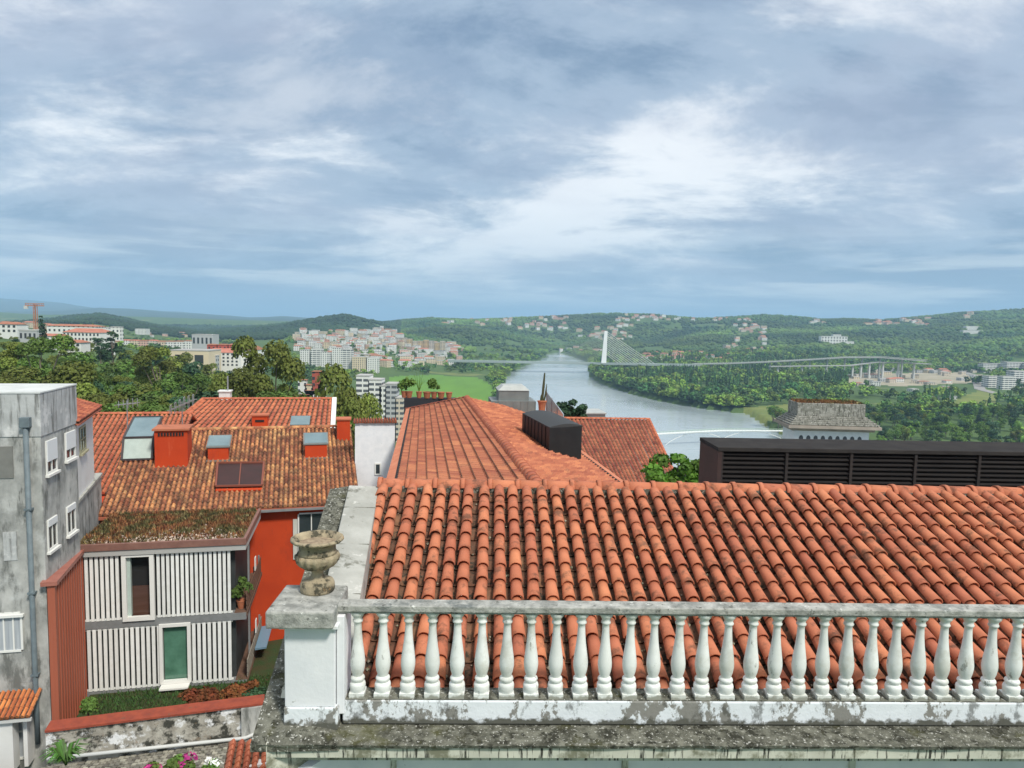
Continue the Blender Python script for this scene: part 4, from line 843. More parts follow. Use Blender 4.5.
# cobbled lane
mb = MB(); 
for i in range(64):
    for j in range(22):
        p = LQ-d2*1.5-n2*3.6+d2*(i*.20+random.uniform(-.03, .03)+(.1 if j % 2 else 0))+n2*(j*.17-.05)
        hh = 75.02+ .9*max(0, 0); s = .085; z = 74.58+random.uniform(0, .03); mb.tint = random.random()
        a4 = [V((p.x+x, p.y+y, z)) for x, y in ((-s*random.uniform(.8, 1.1), -s*.8), (s, -s*random.uniform(.6, .9)), (s*random.uniform(.8, 1.1), s*.75), (-s, s*.8))]
        mb.slab(a4, (0, 0, -.1))
mb.tint = .1; mb.slab([V((p.x, p.y, 74.55)) for p in (LQ-d2*3-n2*4, LQ+d2*14-n2*4, LQ+d2*14+n2*.1, LQ-d2*3+n2*.1)], (0, 0, -1.6))
o = mb.build('cobbled_lane', mCobble); tagp(o, kind='structure')
# small tile roof at the bottom
b0 = P(222, 776, 13.6); b1 = P(300, 776, 14.2); c0 = b0+lv*.8+UP*.25; c1_ = b1+lv*.8+UP*.25
sr = thing('lean_to_roof', 'small lean-to with clean orange clay tiles tucked under the stone cornice', 'roof', (b0+b1)/2-UP*2)
m = MB(); roof_patch(m, b0, b1, c1_, c0, 9, 6, .07, .03, 7, .8); m.build('tiles', [mTileNew, mPan], sr, smooth=False)
m = MB(); m.prism([(p.x, p.y) for p in (b0+lv*.2, b1+lv*.2, c1_, c0)], 73, b0.z-.05); m.build('wall', mWhiteWall, sr)
# bright green tree behind the foreground ridge
def twig_tree(lab, px, py, Y, r, n, s, m_, seed, zb):
    q = P(px, py, Y); t = thing('leafy_tree', lab, 'tree', V((q.x, q.y, zb)))
    rr = random.Random(seed); cs_ = [q+V((rr.uniform(-.85, .85)*r, rr.uniform(-1, 1)*r*.6, -.15*r+rr.gauss(0, .42)*r*.7)) for _ in range(48)]
    v, f, ti_ = leaf_cards(cs_, [r*rr.uniform(.2, .42) for _ in cs_], n, s, .8, .3, .2, seed); link('crown', npmesh('fig', v-np.array(V((q.x, q.y, zb))), f, m_, ti_), t)
    m = MB(); m.tube([V((q.x, q.y, zb)), q-UP*r*.6], .16, 8, .09); 
    for c in cs_: m.tube([q-UP*r*.9, (q-UP*r*.5).lerp(c, .5)+V((0, 0, -.1)), c], .05, 5, .015)
    m.build('trunk', mBark, t); return t
twig_tree('bright green broad-leaved tree rising behind the foreground ridge beside the louvred box', 677, 480, 22, .95, 5600, .062, mLeaf, 5, 72)
twig_tree('dark bluish green tree between the glass screen and small zinc box', 571, 411, 60, 1.2, 2600, .10, mLeafDk, 8, 60)

# ---- mossy roofed pavilion
fu0, fv0 = fu, fv; fu = V((math.cos(R(-3)), math.sin(R(-3)), 0)); fv = V((-fu.y, fu.x, 0)); mq = P(793, 450, 62); pd = thing('mossy_roof_pavilion', 'white pavilion with stepped lichen covered stone roof and row of tiny arches', 'building', mq+V((3, 3, -10)))
k = 62/FPX; w = 74*k; zc = P(800, 430, 62).z
m = MB(); m.box(mq, fu, fv, 0, w, 0, 3, 60, zc); m.build('wall', mWhite, pd)
m = MB(); m.box(mq, fu, fv, -.3, w+.35, -.3, 3.3, zc+.001, zc+.25); m.box(mq, fu, fv, -.7, w+.75, -.7, 3.6, zc+.25, zc+.5); m.build('eaves', mat('eaves_stone', (.42, .36, .30), (.3, .26, .22), rough=.9, scale=1), pd)
m = MB(); zz = zc+.52; ins = 0
for i, (i0_, h_) in enumerate(((-.6, .14), (-.42, .14), (-.24, .14), (-.06, .14), (.12, .14), (.3, 1.15))):
    m.box(mq, fu, fv, i0_, w-i0_, i0_, 3-i0_*.5, zz, zz+h_); zz += h_+.001
ro_ = m.build('roof', mat('lichen_roof_stone', (.36, .35, .31), (.17, .17, .14), scale=3, rough=.95, stains=((DK, 3.5, .52, .08, (2, 2, .3), .8), ((.55, .54, .48), 7, .58, .05))), pd, bevel=.03)
def parea(): q_ = mq+fu*random.uniform(.4, w-.4)+fv*random.uniform(.35, 2.6); return V((q_.x, q_.y, zz-.05))
vs, fs, ti = tufts(parea, 2500, .28, .06, 0); o = link('moss_tufts', npmesh('moss_tufts', rel(vs, pd), fs, mRust, ti), pd); o['kind'] = 'stuff'
for i in range(9):
    m = MB(); a0 = .45+i*(w-.8)/9; zc2 = zc-.75
    pts = [V(((mq+fu*(a0+x)).x, (mq+fu*(a0+x)).y, zc2+y)) for x, y in ((0, -.9), (.36, -.9), (.36, .1), (.30, .25), (.18, .32), (.06, .25), (0, .1))]
    m.slab([p-fv*.02 for p in pts], (fv*.015).to_tuple()); m.build('window', mGlass, pd)

fu, fv = fu0, fv0
# ------------------------------------------------------------------ TERRAIN
def yh(p): return 322+(p-512)*.021
def zy(p, y, Y): return 90-(y-yh(p))*Y/FPX
PC = np.array([-300, 0, 60, 100, 150, 200, 250, 280, 310, 345, 375, 400, 430, 470, 500, 560, 615, 650, 700, 760, 820, 880, 920, 960, 1024, 1350.])
def row(d): ks = sorted(d); return np.interp(PC, ks, [d[k] for k in ks])
def rowy(Y, d): ks = sorted(d); return np.interp(PC, ks, [zy(k, d[k], Y) for k in ks])
TY = np.array([1, 22, 30, 60, 100, 200, 400, 700, 1000, 1500, 2000, 2600, 3400, 4300, 6000, 9000, 13000, 22000, 60000.])
TZ = np.array([
 row({0: 73.2, 500: 73.2}), row({0: 73.2, 400: 73.2, 600: 72}), row({0: 73, 400: 73, 500: 70, 1024: 68}), row({0: 71, 200: 70, 300: 69, 400: 64, 500: 55, 1024: 50}),
 row({0: 71, 100: 67, 200: 63, 300: 58, 400: 46, 500: 32, 1024: 28}),
 row({0: 74, 100: 67, 200: 55, 300: 42, 400: 26, 500: 10, 1024: 8}),
 row({0: 77, 60: 73, 100: 69, 150: 58, 200: 50, 300: 28, 400: 9, 500: 4, 1024: 5}),
 row({0: 68, 100: 60, 150: 50, 200: 44, 300: 22, 400: 6, 500: 4, 1024: 5}),
 row({0: 62, 100: 52, 200: 36, 300: 18, 400: 6, 500: 4, 1024: 6}),
 row({0: 66, 60: 66, 100: 60, 150: 38, 200: 33, 300: 34, 345: 32, 400: 18, 430: 8, 500: 4, 700: 4, 900: 7, 1024: 12}),
 rowy(2000, {-300: 326, 0: 328, 100: 321, 130: 326, 170: 335, 200: 336, 250: 337, 310: 333, 345: 333, 400: 336, 430: 342, 470: 348, 500: 350, 560: 353, 650: 352, 700: 352, 760: 349, 820: 346, 880: 349, 960: 345, 1024: 340, 1350: 325}),
 rowy(2600, {-300: 322, 0: 325, 60: 321, 100: 317, 125: 320, 150: 326, 200: 333, 250: 329, 280: 326, 310: 320.5, 345: 317.5, 375: 324, 400: 334, 430: 330, 470: 330, 500: 334, 560: 347, 615: 338, 650: 345, 700: 336, 760: 334, 820: 333, 880: 332, 920: 330, 960: 326, 1024: 322, 1350: 310}),
 rowy(3400, {-300: 326, 0: 328, 200: 330, 310: 330, 345: 328, 375: 324, 400: 321, 430: 318.5, 470: 320.5, 500: 319, 560: 316, 615: 313.5, 650: 316, 700: 320, 760: 316, 820: 320.5, 850: 319, 880: 321.5, 920: 317.5, 960: 314, 1024: 312, 1350: 306}),
 row({0: 80, 300: 60, 1024: 100}), row({0: 60}),
 rowy(9000, {-300: 305, 0: 311, 60: 311, 100: 308, 150: 311, 200: 314.5, 240: 318.5, 280: 317, 320: 318.5, 360: 321, 1350: 340}),
 rowy(13000, {-300: 296, 0: 298, 30: 300, 60: 303, 90: 308, 120: 311.5, 160: 310, 210: 314.5, 260: 318.5, 400: 321, 1350: 340}),
 row({0: -100}), row({0: -300})])
LTY = np.log(TY)
RIV = [(0, 0)]
def PZt(px, py, z=0): q = PZ(px, py, z); return (q.x, q.y)
RIV = [PZt(*a) for a in ((496, 500), (497, 440), (499, 405), (501, 392), (506, 378), (512, 372), (524, 366), (538, 360.5), (546, 356.5), (548, 353.5), (560, 352.5), (572, 356), (586, 361), (592, 367), (590, 376), (602, 384), (625, 392), (660, 401), (700, 408), (748, 414), (764, 424), (780, 434), (800, 446), (815, 462), (800, 500), (700, 600), (520, 600))]
RV = np.array(RIV)
def inpoly(x, y, poly):
    x = np.asarray(x, float); y = np.asarray(y, float); r = np.zeros(x.shape, bool); n = len(poly); j = n-1
    for i in range(n):
        xi, yi = poly[i]; xj, yj = poly[j]
        if yi != yj: r ^= ((yi > y) != (yj > y)) & (x < (xj-xi)*(y-yi)/(yj-yi)+xi)
        j = i
    return r
def hsh(ix, iy, s): 
    h = (ix.astype(np.int64)*374761393+iy.astype(np.int64)*668265263+s*974711) & 0x7fffffff; h = ((h ^ (h >> 13))*1274126177) & 0x7fffffff; return ((h ^ (h >> 16)) & 0xffff)/65535.
def vnoise(x, y, s=0):
    ix = np.floor(x); iy = np.floor(y); fx = x-ix; fy = y-iy; fx = fx*fx*(3-2*fx); fy = fy*fy*(3-2*fy)
    a = hsh(ix, iy, s); b = hsh(ix+1, iy, s); c = hsh(ix, iy+1, s); d = hsh(ix+1, iy+1, s)
    return (a*(1-fx)+b*fx)*(1-fy)+(c*(1-fx)+d*fx)*fy
def fbm(x, y, s=0, o=4):
    r = 0; a = .5
    for k in range(o): r = r+a*vnoise(x*2**k, y*2**k, s+k*17); a *= .5
    return r
def Hb(x, y):
    """height of the ground"""
    x = np.asarray(x, float); y = np.maximum(np.asarray(y, float), 1.01); p = np.clip(512+FPX*x/y, PC[0], PC[-1]); ly = np.log(y)
    i = np.clip(np.searchsorted(LTY, ly)-1, 0, len(TY)-2); f = np.clip((ly-LTY[i])/(LTY[i+1]-LTY[i]), 0, 1)
    j = np.clip(np.searchsorted(PC, p)-1, 0, len(PC)-2); g = (p-PC[j])/(PC[j+1]-PC[j])
    sm = f*f*(3-2*f); f = np.where(y > 1200, sm, f)
    z = (TZ[i, j]*(1-g)+TZ[i, j+1]*g)*(1-f)+(TZ[i+1, j]*(1-g)+TZ[i+1, j+1]*g)*f
    hill = np.clip((z-20)/60, 0, 1)*np.clip((y-1500)/800, 0, 1)
    z = z+hill*((fbm(x/420, y/420, 3)-.5)*34+(fbm(x/110, y/110, 9, 2)-.4)*8)*np.clip(3400/y, .2, 1) + np.clip((y-7000)/1500, 0, 1)*(fbm(x/900, y/900, 5)-.5)*50
    return z
def H(x, y):
    z = Hb(x, y); return np.where(inpoly(x, y, RIV), -3., np.maximum(z, np.where(y < 2600, 2.5, -400)))
def hit(px, py, y0=60, y1=9000):
    Ys = np.geomspace(y0, y1, 700); d = ray(px, py); z = 90+d.z/d.y*Ys; h = H(d.x/d.y*Ys, Ys); k = np.nonzero(z <= h)[0]
    if not len(k): return None
    Y = Ys[k[0]]; return V((d.x/d.y*Y, Y, float(h[k[0]])))
nr, ncx = 620, 330
Yg = np.geomspace(2.0, 30000, nr); Pg = np.linspace(-290, 1340, ncx); PP, YY = np.meshgrid(Pg, Yg); XX = (PP-512)/FPX*YY; ZZ = H(XX, YY)
v = np.stack([XX, YY, ZZ], -1).reshape(-1, 3); ii = np.arange((nr-1)*ncx).reshape(nr-1, ncx)[:, :-1].ravel(); f = np.stack([ii, ii+1, ii+ncx+1, ii+ncx], 1)
MEAD = [PZt(*a, 5) for a in ((388, 394), (392, 378), (430, 375.5), (476, 377), (494, 385), (497, 394), (490, 402), (388, 402))]
MEAD2 = [PZt(*a, 5) for a in ((742, 407), (806, 403), (812, 420), (760, 421), (745, 414))]
MEAD3 = [PZt(*a, 5) for a in ((952, 402), (985, 388), (1000, 396), (985, 412), (955, 412))]
SAND = [PZt(*a, 8) for a in ((845, 377), (880, 372.5), (960, 373), (985, 376), (990, 382), (950, 383), (900, 385), (850, 381))]
def ground_mat():
    m = mat('ground_cover', (.085, .14, .035), (.055, .10, .03), scale=.012, rough=1, coord='Object', stains=(((.16, .19, .06), .006, .58, .05), ((.24, .20, .12), .011, .68, .03)))
    return m
mGround = ground_mat(); mMead = mat('meadow_grass', (.13, .27, .035), (.10, .21, .03), scale=.02, rough=1, stretch=(1, .3, 1)); mSand = mat('bare_earth', (.40, .35, .26), (.28, .26, .18), scale=.03, rough=1)
cx = v[f].mean(1); mi = np.zeros(len(f), int)
mi[cx[:, 1] > 5200] = 4; mi[inpoly(cx[:, 0], cx[:, 1], MEAD)] = 1; mi[inpoly(cx[:, 0], cx[:, 1], MEAD2) | inpoly(cx[:, 0], cx[:, 1], MEAD3)] = 3; mi[inpoly(cx[:, 0], cx[:, 1], SAND)] = 2
g = link('ground', npmesh('ground', v, f, [mGround, mMead, mSand, mat('pale_meadow', (.20, .22, .06), (.13, .17, .045), scale=.03, rough=1), mat('far_forest', (.03, .055, .04), (.045, .07, .045), scale=.002, rough=1)], smooth=True, mi=mi)); tagp(g, kind='structure')
# back land behind the camera so the sheet is closed around the viewpoint
mb = MB(); mb.slab([V((-3000, -3000, 73.1)), V((3000, -3000, 73.1)), V((3000, 1.9, 73.1)), V((-3000, 1.9, 73.1))], (0, 0, -1)); tagp(mb.build('ground_behind', mGround), kind='structure')
# water
mW = bpy.data.materials.new('river_water'); mW.use_nodes = True; N = mW.node_tree.nodes; L = mW.node_tree.links; bs = N['Principled BSDF']
bs.inputs['Base Color'].default_value = (.33, .39, .40, 1); bs.inputs['Roughness'].default_value = .12; bs.inputs['Specular IOR Level'].default_value = .9; bs.inputs['IOR'].default_value = 1.45
tc = N.new('ShaderNodeTexCoord'); mp = N.new('ShaderNodeMapping'); mp.inputs['Scale'].default_value = (.03, .12, 1); L.new(tc.outputs['Object'], mp.inputs[0])
n1 = N.new('ShaderNodeTexNoise'); n1.inputs['Scale'].default_value = 1.2; n1.inputs['Detail'].default_value = 9; n1.inputs['Roughness'].default_value = .65; L.new(mp.outputs[0], n1.inputs['Vector'])
b = N.new('ShaderNodeBump'); b.inputs['Strength'].default_value = .5; b.inputs['Distance'].default_value = .5; L.new(n1.outputs['Fac'], b.inputs['Height']); L.new(b.outputs[0], bs.inputs['Normal'])
n2 = N.new('ShaderNodeTexNoise'); n2.inputs['Scale'].default_value = .006; n2.inputs['Detail'].default_value = 5; L.new(tc.outputs['Object'], n2.inputs['Vector'])
mr = N.new('ShaderNodeMapRange'); mr.inputs[1].default_value = .4; mr.inputs[2].default_value = .6; mr.inputs[3].default_value = .06; mr.inputs[4].default_value = .22; L.new(n2.outputs['Fac'], mr.inputs[0]); L.new(mr.outputs[0], bs.inputs['Roughness'])
mb = MB(); mb.add([V((-1200, 120, 0)), V((1500, 120, 0)), V((1500, 2700, 0)), V((-1200, 2700, 0))], [(0, 1, 2, 3)]); tagp(mb.build('river', mW), kind='structure')

# ------------------------------------------------------------------ TREES
def crown_variants(n, kind, leaves, size, seed):
    out = []
    for i in range(n):
        rr = random.Random(seed+i); cs_ = []; rs = []
        if kind == 'round':
            for _ in range(13): a = rr.uniform(0, 6.28); d = rr.uniform(.1, .62); z = rr.uniform(.42, .93); cs_.append((math.cos(a)*d*.5, math.sin(a)*d*.5, z)); rs.append(rr.uniform(.10, .20))
        elif kind == 'eucalypt':
            for _ in range(11): a = rr.uniform(0, 6.28); d = rr.uniform(.1, .5); z = rr.choice([.5, .62, .74, .85, .93])+rr.uniform(-.04, .04); cs_.append((math.cos(a)*d*.62, math.sin(a)*d*.62, z)); rs.append(rr.uniform(.08, .15))
        elif kind == 'poplar':
            for k in range(9): z = .18+.80*k/8; cs_.append((rr.uniform(-.03, .03), rr.uniform(-.03, .03), z)); rs.append(.115*(1-abs(z-.45)*1.1)+.01)
        elif kind == 'pine':
            for k in range(14): z = .25+.7*rr.random(); a = rr.uniform(0, 6.28); d = .28*(1.1-z); cs_.append((math.cos(a)*d, math.sin(a)*d, z)); rs.append(.13*(1.15-z)+.05)
        v, f, t = leaf_cards(cs_, rs, leaves, size, .85, .35, .45, seed+i); out.append((npmesh('crown', v, f, mLeafMid, t), cs_, rs))
    return out
def trunk_mesh(cs_, seed, multi=False):
    m = MB(); top = max(c[2] for c in cs_)*.85
    m.tube([V((0, 0, -.05)), V((.01, 0, .25)), V((0, .01, top))], [.025, .017, .005], 6)
    for c in cs_[:8]: m.tube([V((0, 0, min(.5, c[2]*.5))), V((c[0]*.5, c[1]*.5, c[2]*.72)), V(c)], [.012, .008, .003], 4)
    me = bpy.data.meshes.new('trunk'); me.from_pydata(m.v, [], m.f); me.materials.append(mBark); return me
LM = {'mid': mLeafMid, 'ol': mLeafOl, 'dk': mLeafDk, 'lt': mLeafLt}
def bank(kind, n, leaves, size, seed, mats_):
    out = {}
    for mk in mats_:
        out[mk] = []
        for me, cs_, rs in crown_variants(n, kind, leaves, size, seed+len(mk)*50+ord(mk[0])):
            me.materials[0] = LM[mk]; out[mk].append((me, trunk_mesh(cs_, seed)))
    return out
B_near = {'round': bank('round', 4, 8000, .0115, 100, ('mid', 'ol', 'dk')), 'eucalypt': bank('eucalypt', 3, 8000, .0085, 200, ('ol', 'mid'))}
B_mid = {'round': bank('round', 5, 1700, .021, 300, ('mid', 'lt', 'dk', 'ol')), 'poplar': bank('poplar', 3, 600, .02, 400, ('mid', 'dk', 'lt')), 'pine': bank('pine', 2, 1500, .02, 500, ('dk',))}
NAME = {'round': 'broadleaf_tree', 'eucalypt': 'eucalyptus_tree', 'poplar': 'poplar_tree', 'pine': 'conifer_tree'}
TREES = []
def tree(bk, kind, mk, x, y, h, wf, label, group, z=None, cat='tree'):
    me, tr = random.choice(bk[kind][mk]); z = float(H(x, y)) if z is None else z
    t = thing(NAME[kind], label, cat, (x, y, z-.02*h), group, random.uniform(0, 6.28)); t.scale = (h*wf, h*wf, h)
    link('crown', me, t); link('trunk', tr, t); return t
def tpix(bk, kind, mk, px, ytop, Y, wf, label, group=None, hmin=3):
    q = P(px, ytop, Y); z = float(H(q.x, q.y)); return tree(bk, kind, mk, q.x, q.y, max(hmin, q.z-z), wf, label, group, z)
rnd = random.Random(11)
# named near trees on the left
tpix(B_near, 'eucalypt', 'ol', 272, 338, 118, .62, 'tall airy eucalyptus with flat crown rising above the rear tiled roof')
tpix(B_near, 'eucalypt', 'ol', 232, 372, 110, .7, 'lower olive eucalyptus just left of the tall flat-crowned eucalyptus')
tpix(B_near, 'round', 'mid', 300, 388, 100, .6, 'rounded green tree beneath the tall eucalyptus')
tpix(B_near, 'round', 'ol', 341, 366, 125, .62, 'slim olive tree in front of the white tower blocks')
tpix(B_near, 'eucalypt', 'ol', 357, 393, 95, .55, 'spreading olive tree above the scalloped white wall')
tpix(B_near, 'eucalypt', 'ol', 330, 398, 90, .5, 'low olive tree beside the orange rooftop chimney on the right')
tpix(B_mid, 'pine', 'dk', 112, 331, 300, 1.2, 'large dark spreading conifer below the long white building')
tpix(B_mid, 'pine', 'dk', 100, 341, 290, 1.2, 'smaller dark conifer touching the large spreading conifer')
tpix(B_mid, 'poplar', 'dk', 42, 316, 300, .9, 'narrow black cypress in front of the long white building')
tpix(B_near, 'eucalypt', 'ol', 160, 346, 170, .8, 'broad olive-crowned tree rising above the wooded slope')
tpix(B_near, 'eucalypt', 'mid', 40, 338, 110, .95, 'big branching tree directly behind the grey concrete roof')
tpix(B_near, 'eucalypt', 'ol', 12, 342, 115, .9, 'olive tree at the left edge above the grey roof')
tpix(B_near, 'round', 'ol', 75, 365, 90, .9, 'green tree beside the right corner of the grey roof')
# wooded slope
k = 0
for Y, n in ((60, 13), (72, 14), (88, 16), (106, 18), (130, 20), (165, 22), (205, 24), (250, 24), (310, 26), (380, 26)):
    for i in range(n):
        p = -40+(i+rnd.uniform(.1, .9))*(440/n); x = (p-512)/FPX*Y*1.0; y = Y*rnd.uniform(.93, 1.07); x = (p-512)/FPX*y
        if p > 320 and Y < 130: continue
        if 150 < Y and 290 < p and Y > 250: continue
        zt_ = zy(p, {60: 408, 72: 404, 88: 398, 106: 390, 130: 382, 165: 374, 205: 366, 250: 360, 310: 354, 380: 350}[Y]-(0 if p > 100 else (12 if p > 30 else 18))+rnd.uniform(-5, 9)+(0 if p < 300 else 10), y)
        z = float(H(x, y)); h = min(17, max(4.5, zt_-z)); kind = 'eucalypt' if rnd.random() < .3 and Y < 250 else 'round'
        bk = B_near if Y < 180 else B_mid; mk = rnd.choice(['ol', 'ol', 'mid', 'dk'] if kind == 'round' else ['ol', 'mid'])
        if bk is B_mid: kind = 'round'
        shade = {'ol': 'olive green', 'mid': 'fresh green', 'dk': 'dark green', 'lt': 'light green'}[mk]
        where = 'left part of the wooded slope' if p < 110 else ('middle of the wooded slope' if p < 220 else 'right part of the wooded slope')
        far = 'nearest row' if Y < 90 else ('middle rows' if Y < 200 else 'far rows')
        tree(bk, kind, mk, x, y, h, rnd.uniform(.85, 1.25) if kind == 'round' else .9, '%s %s in the %s, %s' % (shade, {'round': 'bushy tree', 'eucalypt': 'open crowned tree'}[kind], far, where), '%s %s trees, %s, %s' % (shade, kind, far, where), z)
# flood plain & river banks: largest ones individual, rest one object
def scatter(n, p0, p1, Y0, Y1, rs):
    Y = np.sqrt(rs.random(n)*(Y1**2-Y0**2)+Y0**2); p = p0+(p1-p0)*rs.random(n); return (p-512)/FPX*Y, Y, p
rs = np.random.default_rng(5)
clear = [MEAD, MEAD2, MEAD3, SAND]
def ok(x, y):
    m = ~inpoly(x, y, RIV)
    for c in clear: m &= ~inpoly(x, y, c)
    return m
x, y, p = scatter(6800, 585, 1130, 470, 1850, rs); m = ok(x, y) & (y > 440)
dens = fbm(x/130, y/130, 21, 3); openy = (p > 820) & (y > 760); m &= (dens > np.where(openy, .44, .34)) | ((p < 850) & (y > 600) & (y < 1500)); x, y, p = x[m], y[m], p[m]
o_ = np.argsort(y); x, y, p = x[o_], y[o_], p[o_]
poplar = (fbm(x/90, y/90, 41, 2) > .47)
vis = (p > 590) & (p < 1030); iv = np.nonzero(vis)[0][:190]
cnt = 0
for i in iv:
    kd = 'poplar' if poplar[i] and rnd.random() < .6 else 'round'; mk = rnd.choice(['mid', 'lt', 'dk', 'mid', 'dk', 'lt', 'ol']) if kd == 'round' else rnd.choice(['mid', 'dk', 'dk'])
    shade = {'ol': 'olive green', 'mid': 'fresh green', 'dk': 'dark green', 'lt': 'light green'}[mk]
    zone = 'between the mossy pavilion and the pale apartments' if p[i] > 880 else ('just right of the mossy pavilion roof' if p[i] > 800 else 'on the far river bank left of the mossy pavilion')
    tree(B_mid, kd, mk, float(x[i]), float(y[i]), rnd.uniform(13, 22) if kd == 'poplar' else rnd.uniform(9, 17), rnd.uniform(.9, 1.2) if kd == 'poplar' else rnd.uniform(.8, 1.1),
         '%s %s %s' % (shade, 'columnar poplar' if kd == 'poplar' else 'round crowned tree', zone), '%s %s trees %s' % (shade, kd, zone))
def blob_bank(n, seed, faces_leaf=0):
    out = []
    import bmesh
    for i in range(n):
        bm = bmesh.new(); bmesh.ops.create_icosphere(bm, subdivisions=2 if faces_leaf else 1, radius=.5); rr = random.Random(seed+i)
        for q in bm.verts: q.co *= rr.uniform(.72, 1.2); q.co.z = q.co.z*.9+.45
        out.append((np.array([q.co[:] for q in bm.verts]), np.array([[a.index for a in fc.verts] for fc in bm.faces]))); bm.free()
    return out
def mass(name, label, cat, x, y, h, w, bankv, m, rs, tnt=None, zoff=0):
    """one mesh of many low crowns"""
    z = H(x, y)+zoff; V_ = []; F_ = []; T_ = []; off = 0; k = rs.integers(0, len(bankv), len(x)); tn = rs.random(len(x)) if tnt is None else tnt
    for b in range(len(bankv)):
        ix = np.nonzero(k == b)[0]
        if not len(ix): continue
        bv, bf = bankv[b]; a = rs.random(len(ix))*6.28; c, s = np.cos(a)[:, None], np.sin(a)[:, None]
        vx = (bv[None, :, 0]*c-bv[None, :, 1]*s)*w[ix, None]+x[ix, None]; vy = (bv[None, :, 0]*s+bv[None, :, 1]*c)*w[ix, None]+y[ix, None]; vz = bv[None, :, 2]*h[ix, None]+z[ix, None]-.3
        V_.append(np.stack([vx, vy, vz], -1).reshape(-1, 3)); n = len(bv); fo = (bf[None]+(np.arange(len(ix))*n)[:, None, None]).reshape(-1, bf.shape[1])+off; F_.append(fo); off += len(ix)*n
        T_.append(np.clip(np.repeat(tn[ix], len(bf))*.75+rs.random(len(fo))*.25, 0, 1))
    o = link(name, npmesh(name, np.concatenate(V_), np.concatenate(F_), m, np.concatenate(T_))); return tagp(o, label, cat, None, 'stuff')
BB1 = blob_bank(6, 900); 
# leafy low crowns for the middle distance: small card clusters
def card_bank(n, leaves, size, seed, kind='round'):
    out = []
    for i in range(n):
        rr = random.Random(seed+i)
        if kind == 'round': cs_ = [(rr.uniform(-.25, .25), rr.uniform(-.25, .25), rr.uniform(.3, .8)) for _ in range(7)]; rs_ = [rr.uniform(.16, .28) for _ in cs_]
        else: cs_ = [(0, 0, .15+.8*j/5) for j in range(6)]; rs_ = [.2, .24, .22, .19, .14, .08]
        v, f, t = leaf_cards(cs_, rs_, leaves, size, .9, .4, .5, seed+i); out.append((v, f))
    return out
CB = card_bank(5, 110, .085, 700); CBp = card_bank(3, 70, .085, 730, 'pop')
mForest = mat('floodplain_leaves', (.21, .31, .045), (.05, .12, .033), scale=.016, rough=.8, tint=.75, lo=.42, hi=.58)
rest = np.setdiff1d(np.arange(len(x)), iv)
rx, ry, rp = x[rest], y[rest], poplar[rest]
mass('floodplain_wood', 'continuous mass of green trees over the flood plain beyond the river', 'wood', rx[~rp], ry[~rp], rs.uniform(9, 16, (~rp).sum()), rs.uniform(9, 15, (~rp).sum()), CB, mForest, rs)
mass('poplar_wood', 'mass of slim dark poplars standing together on the flood plain', 'wood', rx[rp], ry[rp], rs.uniform(14, 22, rp.sum()), rs.uniform(5, 9, rp.sum()), CBp, mat('poplar_leaves', (.06, .13, .035), (.04, .09, .03), scale=.02, rough=.8, tint=.6), rs)
# riverside fringe
fx = []; fy = []
def fringe(pts, n, w):
    for _ in range(n):
        i = rnd.randrange(len(pts)-1); a, b = pts[i], pts[i+1]; s = rnd.random(); fx.append(a[0]+(b[0]-a[0])*s+rnd.uniform(0, w)); fy.append(a[1]+(b[1]-a[1])*s+rnd.uniform(-2, w*.4))
fringe(RIV[11:21], 1500, 30); 
m = ok(np.array(fx), np.array(fy)); fxa, fya = np.array(fx)[m], np.array(fy)[m]
mass('riverbank_shrubs', 'dense green thicket lining the far river bank', 'shrubs', fxa, fya, rs.uniform(5, 13, len(fxa)), rs.uniform(7, 13, len(fxa)), CB, mForest, rs)
fx = []; fy = []
for _ in range(600):
    i = rnd.randrange(2, 9); a, b = RIV[i], RIV[i+1]; s = rnd.random(); fx.append(a[0]+(b[0]-a[0])*s-rnd.uniform(0, 25)); fy.append(a[1]+(b[1]-a[1])*s+rnd.uniform(-5, 10))
m = ok(np.array(fx), np.array(fy)); fxa, fya = np.array(fx)[m], np.array(fy)[m]
mass('near_bank_trees', 'row of green trees along the near river bank beside the meadow', 'trees', fxa, fya, rs.uniform(4, 10, len(fxa)), rs.uniform(7, 12, len(fxa)), CB, mForest, rs)
# left bank belts
x, y, p = scatter(1500, 285, 545, 900, 1900, rs); m = ok(x, y) & ((fbm(x/80, y/80, 61, 2) > .37)); x, y = x[m], y[m]
mass('valley_trees', 'scattered trees among the town houses behind the bright meadow', 'trees', x, y, rs.uniform(6, 12, len(x)), rs.uniform(8, 13, len(x)), CB, mForest, rs)
x, y, p = scatter(420, 388, 500, 740, 850, rs); m = ok(x, y) & (fbm(x/50, y/50, 65, 2) > .40); x, y = x[m], y[m]
mass('meadow_edge_trees', 'belt of dark trees along the near edge of the bright meadow', 'trees', x, y, rs.uniform(4, 9, len(x)), rs.uniform(7, 11, len(x)), CB, mForest, rs)
x, y, p = scatter(1200, 150, 330, 320, 900, rs); m = (fbm(x/60, y/60, 71, 2) > .42); x, y = x[m], y[m]
mass('valley_wood', 'dark green wood in the dip between the slope and the town', 'wood', x, y, rs.uniform(6, 10, len(x)), rs.uniform(8, 12, len(x)), CB, mat('valley_leaves', (.08, .15, .04), (.05, .10, .03), scale=.03, rough=.8, tint=.6), rs)
x, y, p = scatter(800, 60, 240, 420, 1600, rs); m = (fbm(x/90, y/90, 75, 2) > .44) & ~((p < 110) & (y < 620)); x, y = x[m], y[m]
mass('plateau_trees', 'trees between the long white building and the cream hall', 'trees', x, y, rs.uniform(4, 8, len(x)), rs.uniform(7, 11, len(x)), CB, mForest, rs)
